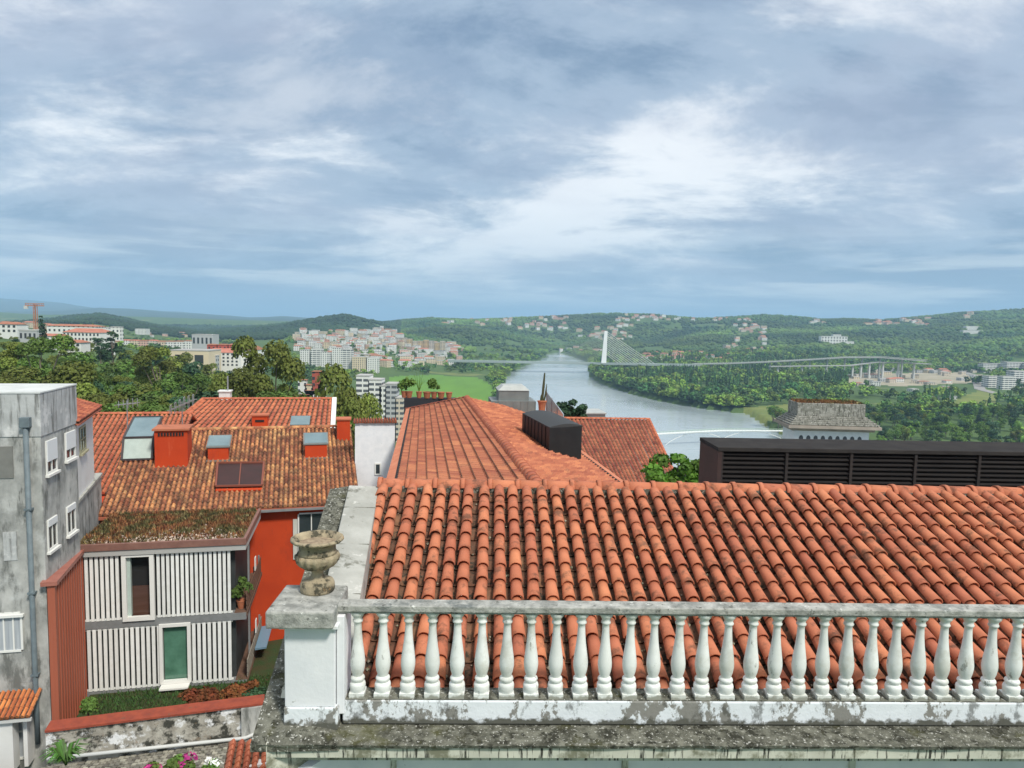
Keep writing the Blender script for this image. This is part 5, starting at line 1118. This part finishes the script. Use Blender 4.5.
# ------------------------------------------------------------------ FAR BUILDINGS
WALLS = {'white': (.74, .74, .70), 'cream': (.66, .56, .40), 'pink': (.62, .40, .32), 'grey': (.45, .46, .46), 'beige': (.60, .53, .43), 'ochre': (.62, .45, .22), 'red': (.42, .10, .07)}
FM = {k: facade('facade_'+k, c) for k, c in WALLS.items()}
FMs = {k: facade('balcony_facade_'+k, c, (.10, .11, .12), 6.0, 3.0, .06) for k, c in WALLS.items()}
mFarRoof = mat('far_tile_roof', (.34, .14, .09), (.43, .19, .12), scale=.3, rough=.9, rnd=.25); mFarFlat = mat('far_flat_roof', (.36, .36, .34), (.45, .44, .42), scale=.2, rough=.9, rnd=.2)
NB = 0; HPOS = []
def block(q, w, h, wall, roof, lab, group=None, dep=None, rz=0, cat='house', fm=None, parts=True, base=6):
    global NB; NB += 1; HPOS.append((q.x, q.y))
    dep = dep or w*.7; cat = 'apartment block' if (roof == 'flat' and cat == 'house') else cat; t = thing('house' if cat == 'house' else ('apartment_block' if cat == 'apartment block' else 'building'), lab, cat, q, group, rz)
    hw = w/2; m = MB(); m.box(V((0, 0, 0)), V((1, 0, 0)), V((0, 1, 0)), -hw, hw, 0, dep, -base, h); m.v = [tuple(x) for x in m.v]
    me = bpy.data.meshes.new('wall'); me.from_pydata(m.v, [], m.f); me.materials.append((fm or FM)[wall]); link('wall', me, t)
    m = MB(); o = .4
    if roof == 'gable':
        r = min(dep*.16, h*.28); m.add([(-hw-o, -o, h), (hw+o, -o, h), (hw+o, dep+o, h), (-hw-o, dep+o, h), (-hw*.7, dep/2, h+r), (hw*.7, dep/2, h+r)], [(0, 1, 5, 4), (1, 2, 5), (2, 3, 4, 5), (3, 0, 4), (3, 2, 1, 0)])
        mt = mFarRoof
    else: m.box(V((0, 0, 0)), V((1, 0, 0)), V((0, 1, 0)), -hw-.15, hw+.15, -.15, dep+.15, h+.01, h+.7); mt = mFarFlat
    me = bpy.data.meshes.new('roof'); me.from_pydata(m.v, [], m.f); me.materials.append(mt); link('roof', me, t)
    return t
def bpix(x0, x1, yt, yb, wall, roof, lab, Y=None, group=None, fm=None, cat='house', rz=0, dep=None, winr=None):
    px = (x0+x1)/2; q = hit(px, yb) if Y is None else None
    if q is None: q = P(px, yb, Y or 2500)
    k = q.y/FPX; w = (x1-x0)*k; h = (yb-yt)*k
    if roof == 'gable': h *= .8
    t = block(q, w, h, wall, roof, lab, group, dep or min(w*.7, 18), rz, cat, fm)
    if winr:   # real windows in a grid on the side facing us
        nx, nz = winr; ww = w/nx*.45; wh_ = h/nz*.5
        mt = mat('far_window', (.05, .055, .06), rough=.3); me = None
        for i in range(nx):
            for j in range(nz):
                if me is None:
                    m = MB(); m.box(V((0, 0, 0)), V((1, 0, 0)), V((0, 1, 0)), -ww/2, ww/2, -.12, .0, 0, wh_); me = bpy.data.meshes.new('window'); me.from_pydata(m.v, [], m.f); me.materials.append(mt)
                link('window', me, t, (-w/2+w*(i+.5)/nx, -.01, h*(j+.28)/nz))
        [c for c in t.children if c.name.startswith('wall')][0].data.materials[0] = mat('plain_wall_'+wall, WALLS[wall], rough=.85)
    return t
bl = 'building'
bpix(63, 100, 329, 346, 'white', 'gable', 'long white three storey institution with red roof on the plateau', 420, cat=bl, winr=(10, 3), dep=16)
bpix(47, 96, 324.5, 333, 'white', 'gable', 'upper red-roofed wing behind the long white institution', 470, cat=bl, dep=12)
bpix(40, 61, 334, 344, 'white', 'gable', 'small white house with brown roof left of the long white institution', 330, winr=(4, 1))
bpix(58, 81, 340, 352, 'white', 'gable', 'white cottage with red roof below the long white institution', 300, winr=(4, 2))
bpix(-4, 17, 322, 333, 'white', 'gable', 'white house with red roof at the left edge of the plateau', 360, winr=(4, 2))
bpix(19, 37, 331, 341, 'grey', 'flat', 'low grey house under the tower crane', 350, winr=(4, 1))
bpix(100, 108, 328, 334, 'white', 'flat', 'tiny flat white block right of the long white institution', 520); bpix(111, 120, 327.5, 333, 'white', 'flat', 'second flat white block right of the long white institution', 560)
bpix(135, 146, 329, 332, 'white', 'flat', 'small pale house low on the left wooded ridge', 1600)
bpix(170, 209, 351, 368, 'cream', 'flat', 'windowless cream coloured hall left of the mansard roofed block', 470, cat=bl, winr=(2, 1), dep=20)
bpix(204, 216, 356, 367, 'grey', 'flat', 'grey stair block between cream hall and mansard roofed block', 480, cat=bl)
bpix(204, 239, 349, 366.5, 'white', 'gable', 'white five bay block with red mansard roofs beside the cream hall', 500, cat=bl, winr=(8, 4), dep=18)
bpix(238, 256, 346, 366, 'white', 'gable', 'right hand white wing of the mansard roofed block', 505, cat=bl, winr=(4, 4), dep=18)
for i in range(3):
    bpix(207+i*11, 216+i*11, 343.5, 350, 'red', 'gable', ['left', 'middle', 'right'][i]+' red mansard dormer block crowning the white mansard building', 510, cat=bl)
bpix(192, 213, 335, 347, 'grey', 'flat', 'boxy dark glass office block behind the cream hall', 800, cat=bl, winr=(5, 1))
for i in range(9):
    bpix(112+i*9, 121+i*9, 339.5+rnd.uniform(-1, 1), 347, rnd.choice(['white', 'cream', 'beige', 'pink']), 'gable', 'terraced house number %s from the left in the pale row beyond the wooded slope' % ['one', 'two', 'three', 'four', 'five', 'six', 'seven', 'eight', 'nine'][i], 900)
# near towers
tw_ = [(356, 369, 376, 420, 'white', 'tallest white tower block with ribbed balconies by the olive trees'), (368, 381, 380, 424, 'white', 'second white tower block right of the tallest ribbed one'), (379, 386, 386, 430, 'white', 'narrow white tower end wall in the ribbed tower row'), (385, 396, 384, 432, 'grey', 'dark grey tower block with pale bands ending the ribbed tower row'), (395, 403, 398, 432, 'beige', 'low beige block right of the dark grey banded tower')]
for x0, x1, yt, yb, w_, l in tw_: bpix(x0, x1, yt, yb, w_, 'flat', l, 400, fm=FMs, cat='apartment block', dep=12)
bpix(312, 322, 369, 382, 'red', 'gable', 'dark red painted house among the olive trees', 330); 
for i, (x0, x1, yt, yb, w_) in enumerate(((298, 306, 378, 388, 'white'), (305, 313, 383, 393, 'cream'), (306, 318, 388, 400, 'white'), (300, 309, 392, 404, 'grey'), (318, 325, 382, 392, 'beige'), (383, 392, 420, 430, 'white'))):
    bpix(x0, x1, yt, yb, w_, 'gable', '%s red-roofed house %s' % (w_, ['highest of the group under the red painted house', 'just right of the highest small house', 'with wide front below the red painted house', 'at the bottom of the group seen through the trees', 'to the right of the red painted house', 'at the foot of the tower row'][i]), 330)
# town slabs
for i, (x0, x1, yt, yb) in enumerate(((300, 309, 350, 366), (311, 322, 349, 368), (322, 327, 352, 368), (327, 331, 353, 368), (332, 341, 348, 366), (341, 352, 350, 368))):
    bpix(x0, x1, yt, yb, 'white', 'flat', 'tall white apartment slab, number %s from the left in the town centre row' % ['one', 'two', 'three', 'four', 'five', 'six'][i], 1050, fm=FMs if i % 2 else FM, cat='apartment block')
bpix(352, 367, 357, 368, 'cream', 'flat', 'blue and cream low block right of the tall slab row', 1040, cat='apartment block'); bpix(366, 378, 358, 369, 'white', 'flat', 'white low block between cream block and red roofs', 1040, cat='apartment block')
bpix(386, 393, 338, 350, 'white', 'flat', 'white tower block standing out of the upper town', 1700, fm=FMs, cat='apartment block')
for i in range(9): bpix(396+i*5.5, 401+i*5.5, 337+rnd.uniform(0, 3)+i*.4, 351, rnd.choice(['cream', 'ochre', 'beige']), 'flat', 'tan slab number %s from the left along the ridge of the upper town' % ['one', 'two', 'three', 'four', 'five', 'six', 'seven', 'eight', 'nine'][i], 1650, fm=FMs, cat='apartment block')
def cluster(x0, x1, y0, y1, n, where, ws=(4, 8), hs=(3, 5), walls=('white', 'white', 'cream', 'pink', 'beige'), gp=.7, Y0=200, slope=0, fl=False):
    for i in range(n):
        px = rnd.uniform(x0, x1); py = rnd.uniform(y0, y1)+slope*(px-x0); q = hit(px, py, Y0)
        if q is None or q.y > 4200: continue
        if inpoly([q.x], [q.y], RIV)[0]: continue
        wl_ = rnd.choice(walls); rf = 'gable' if rnd.random() < gp else 'flat'; k = q.y/FPX; w = rnd.uniform(*ws)*k; h = rnd.uniform(*hs)*k
        lab = 'distant %s %s with %s roof %s' % (wl_, 'building', 'red pitched' if rf == 'gable' else 'grey flat', where)
        block(q, w, h, wl_, rf, lab, lab.replace('distant', 'distant alike'), min(w*.8, 15), rnd.uniform(-.5, .5), 'house', FM)
cluster(296, 402, 334, 354, 150, 'in the upper town below the dark hill', (3.5, 9), (3, 8), ('white', 'white', 'white', 'cream', 'beige', 'pink'), gp=.3, Y0=1100)
cluster(330, 460, 347, 367, 125, 'in the lower town behind the bright meadow', (5, 12), (3, 6.5), ('white', 'white', 'white', 'cream', 'white', 'pink'), .35, 900)
cluster(440, 460, 317, 325, 9, 'on the ridge left of centre', (3, 5), (1.5, 3)); cluster(470, 512, 319, 326, 15, 'on the central ridge crest', (3, 5), (1.5, 3))
cluster(520, 566, 318, 331, 20, 'on the hillside left of the cable bridge pylon', (3, 6), (1.8, 3)); cluster(578, 632, 326, 341, 28, 'on the hillside behind the cable bridge pylon', (3, 6), (1.8, 3))
cluster(560, 600, 349, 353, 6, 'by the far bend of the river', (3, 6), (1.5, 3)); cluster(614, 680, 315, 322, 26, 'along the skyline above the bridge', (2.5, 5), (1.5, 2.6)); cluster(690, 760, 316, 322, 16, 'along the skyline right of the bridge', (2.5, 5), (1.4, 2.4))
cluster(640, 690, 355, 362, 16, 'by the right end of the cable bridge', (5, 9), (3, 4.5), ('white', 'pink', 'beige'), .9); cluster(695, 730, 356, 362, 8, 'behind the long viaduct', (5, 8), (2.5, 4))
cluster(735, 766, 325, 335, 14, 'in the hamlet high on the right slope', (3, 6), (2, 3)); cluster(727, 766, 338, 358, 20, 'in the hamlet below on the right slope', (3, 6), (2, 3.2), ('white', 'pink', 'beige', 'cream'))
cluster(806, 832, 321, 325, 7, 'on the skyline left of the long white slab', (3, 5), (1.5, 2.5)); cluster(876, 930, 319, 326, 26, 'in the skyline village at right', (3, 6), (1.6, 2.8), gp=.8); cluster(963, 978, 314, 321, 3, 'near the right end of the skyline', (4, 6), (2, 4)); cluster(868, 884, 322, 326, 3, 'just under the skyline village', (6, 9), (2, 3), gp=1)
cluster(845, 985, 369, 387, 56, 'on the open ground beyond the flood plain', (4, 10), (2, 4), ('white', 'beige', 'cream', 'beige', 'grey'), .25, 700); cluster(1060, 1100, 370, 386, 8, 'far right', (8, 14), (4, 6), gp=.1); cluster(905, 960, 385, 402, 6, 'among the flood plain trees', (6, 9), (2, 3), gp=.2, Y0=600)
cluster(120, 205, 332, 337, 8, 'on the valley floor beyond the plateau', (3, 6), (1.5, 2.5), Y0=1300)
cluster(0, 60, 326, 340, 9, 'among the trees of the left plateau', (6, 11), (4, 6), ('white', 'cream'), .9, 330)
bpix(821, 847, 336.5, 345, 'white', 'flat', 'long white slab block alone on the green hillside', cat='apartment block', winr=(9, 3)); bpix(833, 841, 335, 339, 'white', 'flat', 'white stair tower rising behind the long white hillside slab', cat=bl)
bpix(847, 854, 342, 345, 'white', 'flat', 'low annex at the right end of the long white hillside slab')
bpix(963, 983, 331, 334.5, 'white', 'flat', 'modern white villa lower floor on the right hillside'); bpix(966, 979, 327, 331, 'white', 'flat', 'modern white villa upper floor on the right hillside')
for i, (x0, x1, yt, yb) in enumerate(((983, 1008, 364, 373), (1006, 1030, 363, 374), (1028, 1060, 364, 375), (988, 1003, 377, 388), (1002, 1014, 377, 390), (1013, 1040, 372, 388))):
    bpix(x0, x1, yt, yb, 'white', 'flat', 'white banded apartment block, %s at the right edge of the flood plain' % ['upper left', 'upper middle', 'upper right', 'lower left', 'lower middle', 'lower right'][i], fm=FMs, cat='apartment block')
# hills
x, y, p = scatter(46000, -60, 1120, 1700, 3700, rs)
cl = fbm(x/150, y/230, 81, 4); right = p > 450
m = ok(x, y) & (cl > .29) & ((H(x, y) > 16) | (cl > .45))
x, y, p, cl = x[m], y[m], p[m], cl[m]
keep = np.ones(len(x), bool)
for hx, hy in HPOS:
    if hy > 1200: keep &= ~((np.abs(x-hx-(y-hy)*hx/hy) < 17) & (y < hy+16) & (y > hy-70))
x, y, p, cl = x[keep], y[keep], p[keep], cl[keep]
tn = np.clip((fbm(x/260, y/260, 91, 3)-.25)*1.6+rs.normal(0, .12, len(x)), 0, 1)
lh = p < 400
mHill = mat('hill_forest', (.13, .21, .04), (.022, .065, .027), scale=.0045, rough=.9, tint=.65)
mass('wooded_hills', 'green wooded hills rolling along the skyline beyond the river', 'wood', x[~lh], y[~lh], rs.uniform(7, 15, (~lh).sum()), rs.uniform(10, 18, (~lh).sum()), BB1, mHill, rs, tn[~lh])
mass('dark_wooded_hill', 'dark green rounded wooded hill behind the town', 'wood', x[lh], y[lh], rs.uniform(8, 15, lh.sum()), rs.uniform(10, 18, lh.sum()), BB1, mat('dark_hill_forest', (.035, .068, .025), (.018, .042, .02), scale=.005, rough=.9, tint=.5), rs, tn[lh])

# roads of the right bank
def road(pts, w, name, z=5.3, m_=None):
    m = MB(); P_ = [PZ(a, b, z) for a, b in pts]
    for i in range(len(P_)-1):
        a, b = P_[i], P_[i+1]; s = (b-a).cross(UP).normalized()*w/2
        n = 14
        for k in range(n):
            p0 = a.lerp(b, k/n); p1 = a.lerp(b, (k+1)/n); q4 = [p0-s, p0+s, p1+s, p1-s]
            m.add([V((q.x, q.y, float(H(q.x, q.y))+.5)) for q in q4], [(0, 1, 2, 3)])
    return tagp(m.build(name, m_ or mat('pale_asphalt', (.30, .29, .27), rough=.9)), kind='structure')
road(((905, 366), (950, 370), (975, 378), (980, 390), (1030, 402)), 14, 'road'); road(((860, 376), (905, 366)), 12, 'road')
# ------------------------------------------------------------------ BRIDGES
mConcF = mat('bridge_concrete', (.62, .63, .60), (.54, .55, .53), scale=.05, rough=.8)
mSteelG = mat('bridge_deck_steel', (.30, .36, .34), rough=.6)
zd = 17
b0 = PZ(448, 361, zd); b1 = PZ(700, 365.5, zd); 
cb = thing('cable_stayed_bridge', 'cable-stayed road bridge with one leaning white pylon across the river', 'bridge', b0)
m = MB(); m.beam(b0, b1, 24, 2.4); m.build('deck', mSteelG, cb); dr = (b1-b0).normalized()
for s_ in (-1, 1): m = MB(); o_ = dr.cross(UP)*12*s_+UP*1.8; m.beam(b0+o_, b1+o_, .3, .9); m.build('parapet', mSteelG, cb)
pb = b0+dr*((b1-b0).length*(602-448)/(700-448)); top = P(606, 331, pb.y+2); 
m = MB()
m.hexa([pb+V((-5, -3.5, -18)), pb+V((5, -3.5, -18)), pb+V((5, 3.5, -18)), pb+V((-5, 3.5, -18)), top+V((-2.7, -1.8, 0)), top+V((2.7, -1.8, 0)), top+V((2.7, 1.8, 0)), top+V((-2.7, 1.8, 0))]); m.build('pylon', mat('pylon_white', (.80, .82, .80), rough=.6), cb)
for i in range(12):
    t_ = 1-i*.06; a = pb.lerp(top, t_); e = pb+dr*(98-i*6.2); m = MB(); m.beam(a, e, .85); m.build('cable', mConcF, cb)
    e = pb-dr*(100-i*6.6); m = MB(); m.beam(a, e, .34); m.build('cable', mZincL, cb)
for fx_ in (.03, .22, .82, .9, .97): q = b0.lerp(b1, fx_); m = MB(); m.beam(q-UP*22, q-UP*1.2, 3, 10); m.build('pier', mConcF, cb)
vi = thing('viaduct', 'long pale viaduct on slim piers continuing right over the flood plain trees', 'bridge', PZ(760, 362, 20))
vp = [(692, 364.3, 17), (730, 363.6, 18), (770, 362, 20), (810, 359.8, 23), (845, 357.6, 25), (880, 357.5, 25), (925, 361, 22)]
vq = [PZ(a, b, c) for a, b, c in vp]; Yb = b1.y
vq = [P(a, b, Yb+(-(i)*18)) for i, (a, b, c) in enumerate(vp)]
m = MB()
for a, b in zip(vq, vq[1:]): m.beam(a, b+(b-a).normalized()*.5, 13, 1.5)
m.build('deck', mat('viaduct_concrete', (.36, .38, .36), rough=.9), vi)
for a, b in zip(vq, vq[1:]):
    for s in (0, .5): q = a.lerp(b, s); m = MB(); m.beam(V((q.x, q.y, 2)), q-UP*.8, 1.5, 4); m.build('pier', MATS['viaduct_concrete'], vi)
m = MB(); 
for a, b in zip(vq, vq[1:]): m.beam(a+UP*2.3-V((0, 7.2, 0)), b+UP*2.3-V((0, 7.2, 0)), .3, .8)
m.build('parapet', mZincL, vi)
# lower second road deck
v2 = thing('lower_viaduct', 'lower grey road deck passing under the long pale viaduct toward the open ground', 'bridge', P(800, 366, Yb-60)); m = MB(); q2 = [P(a, b, Yb-90) for a, b in ((770, 366.5), (850, 365.5), (878, 362), (930, 364))]
for a, b in zip(q2, q2[1:]): m.beam(a, b, 11, 1.2)
m.build('deck', mat('grey_bridge_concrete', (.34, .35, .34), rough=.9), v2)
for a, b in zip(q2, q2[1:]):
    for s in (.1, .4, .7): q = a.lerp(b, s); m = MB(); m.beam(V((q.x, q.y, 2)), q-UP, 2.2, 4); m.build('pier', mConcF, v2)
# foot bridge
f0 = PZ(646, 434.5, 9); f1 = PZ(722, 431.2, 9.3); f2 = PZ(800, 431, 9)
fb = thing('foot_bridge', 'slender white footbridge with low crossing arches over the near river', 'bridge', f0); mWB = mat('footbridge_white', (.78, .80, .76), rough=.5); m = MB()
N_ = 24; cur = [f0.lerp(f1, i/N_) if i <= N_ else f1.lerp(f2, (i-N_)/N_) for i in range(2*N_+1)]; cur = [q+UP*(.5*math.sin(math.pi*i/(2*N_))) for i, q in enumerate(cur)]
for a, b in zip(cur, cur[1:]): m.beam(a, b, 4, .5)
m.build('deck', mWB, fb)
for s_ in (-1, 1): 
    m = MB(); mGr = mat('pale_green_railing', (.42, .55, .40), rough=.4)
    for a, b in zip(cur[::1], cur[1::1]): m.beam(a+V((0, s_*1.9, 1.4)), b+V((0, s_*1.9, 1.4)), .12, .14); m.beam(a+V((0, s_*1.9, 0)), a+V((0, s_*1.9, 1.5)), .12)
    m.build('railing', mGr, fb)
for (pa_, pb_, sg) in ((6, 26, 1), (22, 44, 1)):
    m = MB(); a, b = cur[pa_], cur[pb_]; pts = [V((a.x+(b.x-a.x)*t, a.y+(b.y-a.y)*t, .3+(min(a.z, b.z)-.5)*math.sin(math.pi*t)**.8)) for t in [k/12 for k in range(13)]]; m.tube(pts, .2, 6); m.build('arch', mWB, fb)
# tower crane on the plateau
cq = P(36, 330, 420); cr = thing('tower_crane', 'thin orange tower crane standing on the left plateau', 'crane', V((cq.x, cq.y, cq.z-4))); mO = mat('crane_orange', (.45, .20, .12), rough=.6); k = 420/FPX
m = MB(); tz = P(36, 304, 420).z
for dx, dy in ((-.7, -.7), (.7, -.7), (.7, .7), (-.7, .7)): m.beam(cq+V((dx, dy, -4)), V((cq.x+dx, cq.y+dy, tz)), .28)
z = cq.z-4
while z < tz-1.4: m.beam(V((cq.x-.7, cq.y-.7, z)), V((cq.x+.7, cq.y-.7, z+1.4)), .2); m.beam(V((cq.x+.7, cq.y-.7, z+1.4)), V((cq.x-.7, cq.y-.7, z+2.8)), .2); z += 2.8
m.build('mast', mO, cr)
m = MB(); a, b = V((cq.x-10*k, cq.y, tz-1.0)), V((cq.x+9*k, cq.y, tz-1.0)); m.beam(a, b, .5, .5); m.beam(a+UP*1.3, b+UP*1.3, .3)
for i in range(12): q_ = a.lerp(b, i/12); m.beam(q_, q_+V((.5, 0, 1.3)), .2)
m.build('jib', mO, cr); m = MB(); m.box(V((a.x, a.y, 0)), V((1, 0, 0)), V((0, 1, 0)), -.5, 1.5, -.6, .6, a.z-2, a.z-.2); m.build('counterweight', mConcF, cr)
HAZE = .00011; SKYK = 1.0; SUNE = 3.2; EXPO = 0.24
CL = ((2.9, 1.3, 0), (5.3, 2.9, 0), (.7, 5.1, 0))
# ------------------------------------------------------------------ HAZE
hz = bpy.data.materials.new('haze'); hz.use_nodes = True; N = hz.node_tree.nodes; L = hz.node_tree.links; N.remove(N['Principled BSDF'])
pv = N.new('ShaderNodeVolumePrincipled'); pv.inputs['Color'].default_value = (.48, .74, 1, 1); pv.inputs['Density'].default_value = HAZE; pv.inputs['Anisotropy'].default_value = 0.
L.new(pv.outputs[0], N['Material Output'].inputs['Volume'])
mb = MB(); mb.box(V((0, 0, 0)), V((1, 0, 0)), V((0, 1, 0)), -40000, 40000, -3200, 61000, -760, 620); tagp(mb.build('haze', hz), 'thin blue haze filling the whole valley', 'haze', None, 'stuff')
# ------------------------------------------------------------------ SKY & SUN
SUN_EL, SUN_AZ = R(50), R(142)      # azimuth clockwise from +Y
w = bpy.data.worlds.new('World'); SC.world = w; w.use_nodes = True; N = w.node_tree.nodes; L = w.node_tree.links; bg = N['Background']
sky = N.new('ShaderNodeTexSky'); sky.sky_type = 'NISHITA'; sky.sun_disc = False; sky.sun_elevation = SUN_EL; sky.sun_rotation = SUN_AZ; sky.air_density = 1.2; sky.dust_density = 1.5
def math_(op, a, b=None):
    n = N.new('ShaderNodeMath'); n.operation = op
    for i, s in enumerate((a, b)):
        if s is None: continue
        if isinstance(s, (int, float)): n.inputs[i].default_value = s
        else: L.new(s, n.inputs[i])
    return n.outputs[0]
tc = N.new('ShaderNodeTexCoord'); sp = N.new('ShaderNodeSeparateXYZ'); L.new(tc.outputs['Generated'], sp.inputs[0])
zc = math_('ADD', math_('MAXIMUM', sp.outputs[2], 0.), .27)
cb_ = N.new('ShaderNodeCombineXYZ'); L.new(math_('DIVIDE', sp.outputs[0], zc), cb_.inputs[0]); L.new(math_('DIVIDE', sp.outputs[1], zc), cb_.inputs[1])
def noise(sc, det, rg, loc, st=(1, 1, 1), dist=0, rot=0):
    mp = N.new('ShaderNodeMapping'); mp.inputs['Location'].default_value = loc; mp.inputs['Scale'].default_value = st; mp.inputs['Rotation'].default_value = (0, 0, rot); L.new(cb_.outputs[0], mp.inputs[0])
    n = N.new('ShaderNodeTexNoise'); n.inputs['Scale'].default_value = sc; n.inputs['Detail'].default_value = det; n.inputs['Roughness'].default_value = rg; n.inputs['Distortion'].default_value = dist; L.new(mp.outputs[0], n.inputs['Vector']); return n.outputs['Fac']
def rng(f, a, b, c=0., d=1., sm=True):
    r = N.new('ShaderNodeMapRange'); r.interpolation_type = 'SMOOTHSTEP' if sm else 'LINEAR'
    for i, q in enumerate((a, b, c, d)): r.inputs[i+1].default_value = q
    L.new(f, r.inputs[0]); return r.outputs[0]
def mix(f, A, B):
    x = N.new('ShaderNodeMix'); x.data_type = 'RGBA'
    if isinstance(f, float): x.inputs[0].default_value = f
    else: L.new(f, x.inputs[0])
    for s, i in ((A, 6), (B, 7)):
        if isinstance(s, tuple): x.inputs[i].default_value = (*s, 1)
        else: L.new(s, x.inputs[i])
    return x.outputs[2]
big = noise(.8, 3, .5, CL[0], (.8, 1.1, 1), .3, .35); mid = noise(2.0, 12, .66, CL[1], (.8, 1.15, 1), .35, .3); fine = noise(6.0, 10, .66, CL[2], (.9, 1.1, 1), .2, .3)
f = math_('ADD', math_('MULTIPLY', big, .50), math_('ADD', math_('MULTIPLY', mid, .39), math_('MULTIPLY', fine, .11)))
sn = N.new('ShaderNodeVectorMath'); sn.operation = 'DOT_PRODUCT'; L.new(tc.outputs['Generated'], sn.inputs[0])
bd = V((.377, 1, .37)).normalized(); sn.inputs[1].default_value = bd
f = math_('ADD', f, rng(sn.outputs['Value'], .90, 1.0, 0, .05))
K = SKYK
base = mix(rng(f, .43, .505), tuple(K*c for c in (.205, .29, .415)), tuple(K*c for c in (.37, .46, .58)))
base = mix(rng(f, .505, .61), base, tuple(K*c for c in (.90, .92, .94)))
base = mix(rng(noise(1.3, 11, .66, (4.1, 9.3, 0), (.8, 1.2, 1), .4), .50, .62, 0, .5), base, tuple(K*c for c in (.20, .275, .41)))
base = mix(rng(noise(1.3, 5, .5, (8.1, 1.3, 0), (.8, 1.2, 1), .4), .45, .65, 0, .35), base, tuple(K*c for c in (.50, .52, .62)))
# lower sky: bluer, with flat bands
el = sp.outputs[2]
base = mix(rng(el, .0, .22, .35, .0), base, tuple(K*c for c in (.36, .51, .67)))
mpb = N.new('ShaderNodeMapping'); mpb.inputs['Scale'].default_value = (2.2, 2.2, 26); L.new(tc.outputs['Generated'], mpb.inputs[0]); nb = N.new('ShaderNodeTexNoise'); nb.inputs['Scale'].default_value = 1.6; nb.inputs['Detail'].default_value = 8; nb.inputs['Roughness'].default_value = .6; L.new(mpb.outputs[0], nb.inputs['Vector'])
base = mix(math_('MULTIPLY', rng(nb.outputs['Fac'], .46, .64, 0, .85), rng(el, .03, .16, 1., 0.)), base, tuple(K*c for c in (.76, .82, .85)))
# overhead the cloud deck is brighter (not in view)
base = mix(rng(el, .5, .95, 0, .65), base, (1.22*K, 1.2*K, 1.17*K))
cm = mix(.90, sky.outputs[0], base)
# nishita is kept at 0.1 strength, the cloud deck is scaled to match
sc_ = N.new('ShaderNodeVectorMath'); sc_.operation = 'SCALE'; L.new(base, sc_.inputs[0]); sc_.inputs['Scale'].default_value = 10.0
cm = mix(.93, sky.outputs[0], sc_.outputs[0]); L.new(cm, bg.inputs[0]); bg.inputs[1].default_value = .1
sl_ = bpy.data.lights.new('sun', 'SUN'); sl_.energy = SUNE; sl_.angle = R(9); sl_.color = (1, .95, .86); so = bpy.data.objects.new('sun', sl_); COL.objects.link(so)
sd_ = V((math.sin(SUN_AZ)*math.cos(SUN_EL), math.cos(SUN_AZ)*math.cos(SUN_EL), math.sin(SUN_EL))); so.rotation_euler = sd_.to_track_quat('Z', 'Y').to_euler()
SC.view_settings.view_transform = 'Standard'; SC.view_settings.look = 'None'; SC.view_settings.gamma = 1; SC.view_settings.exposure = EXPO
SC.render.engine = 'CYCLES'; SC.cycles.max_bounces = 8; SC.cycles.volume_bounces = 1; SC.cycles.transparent_max_bounces = 8
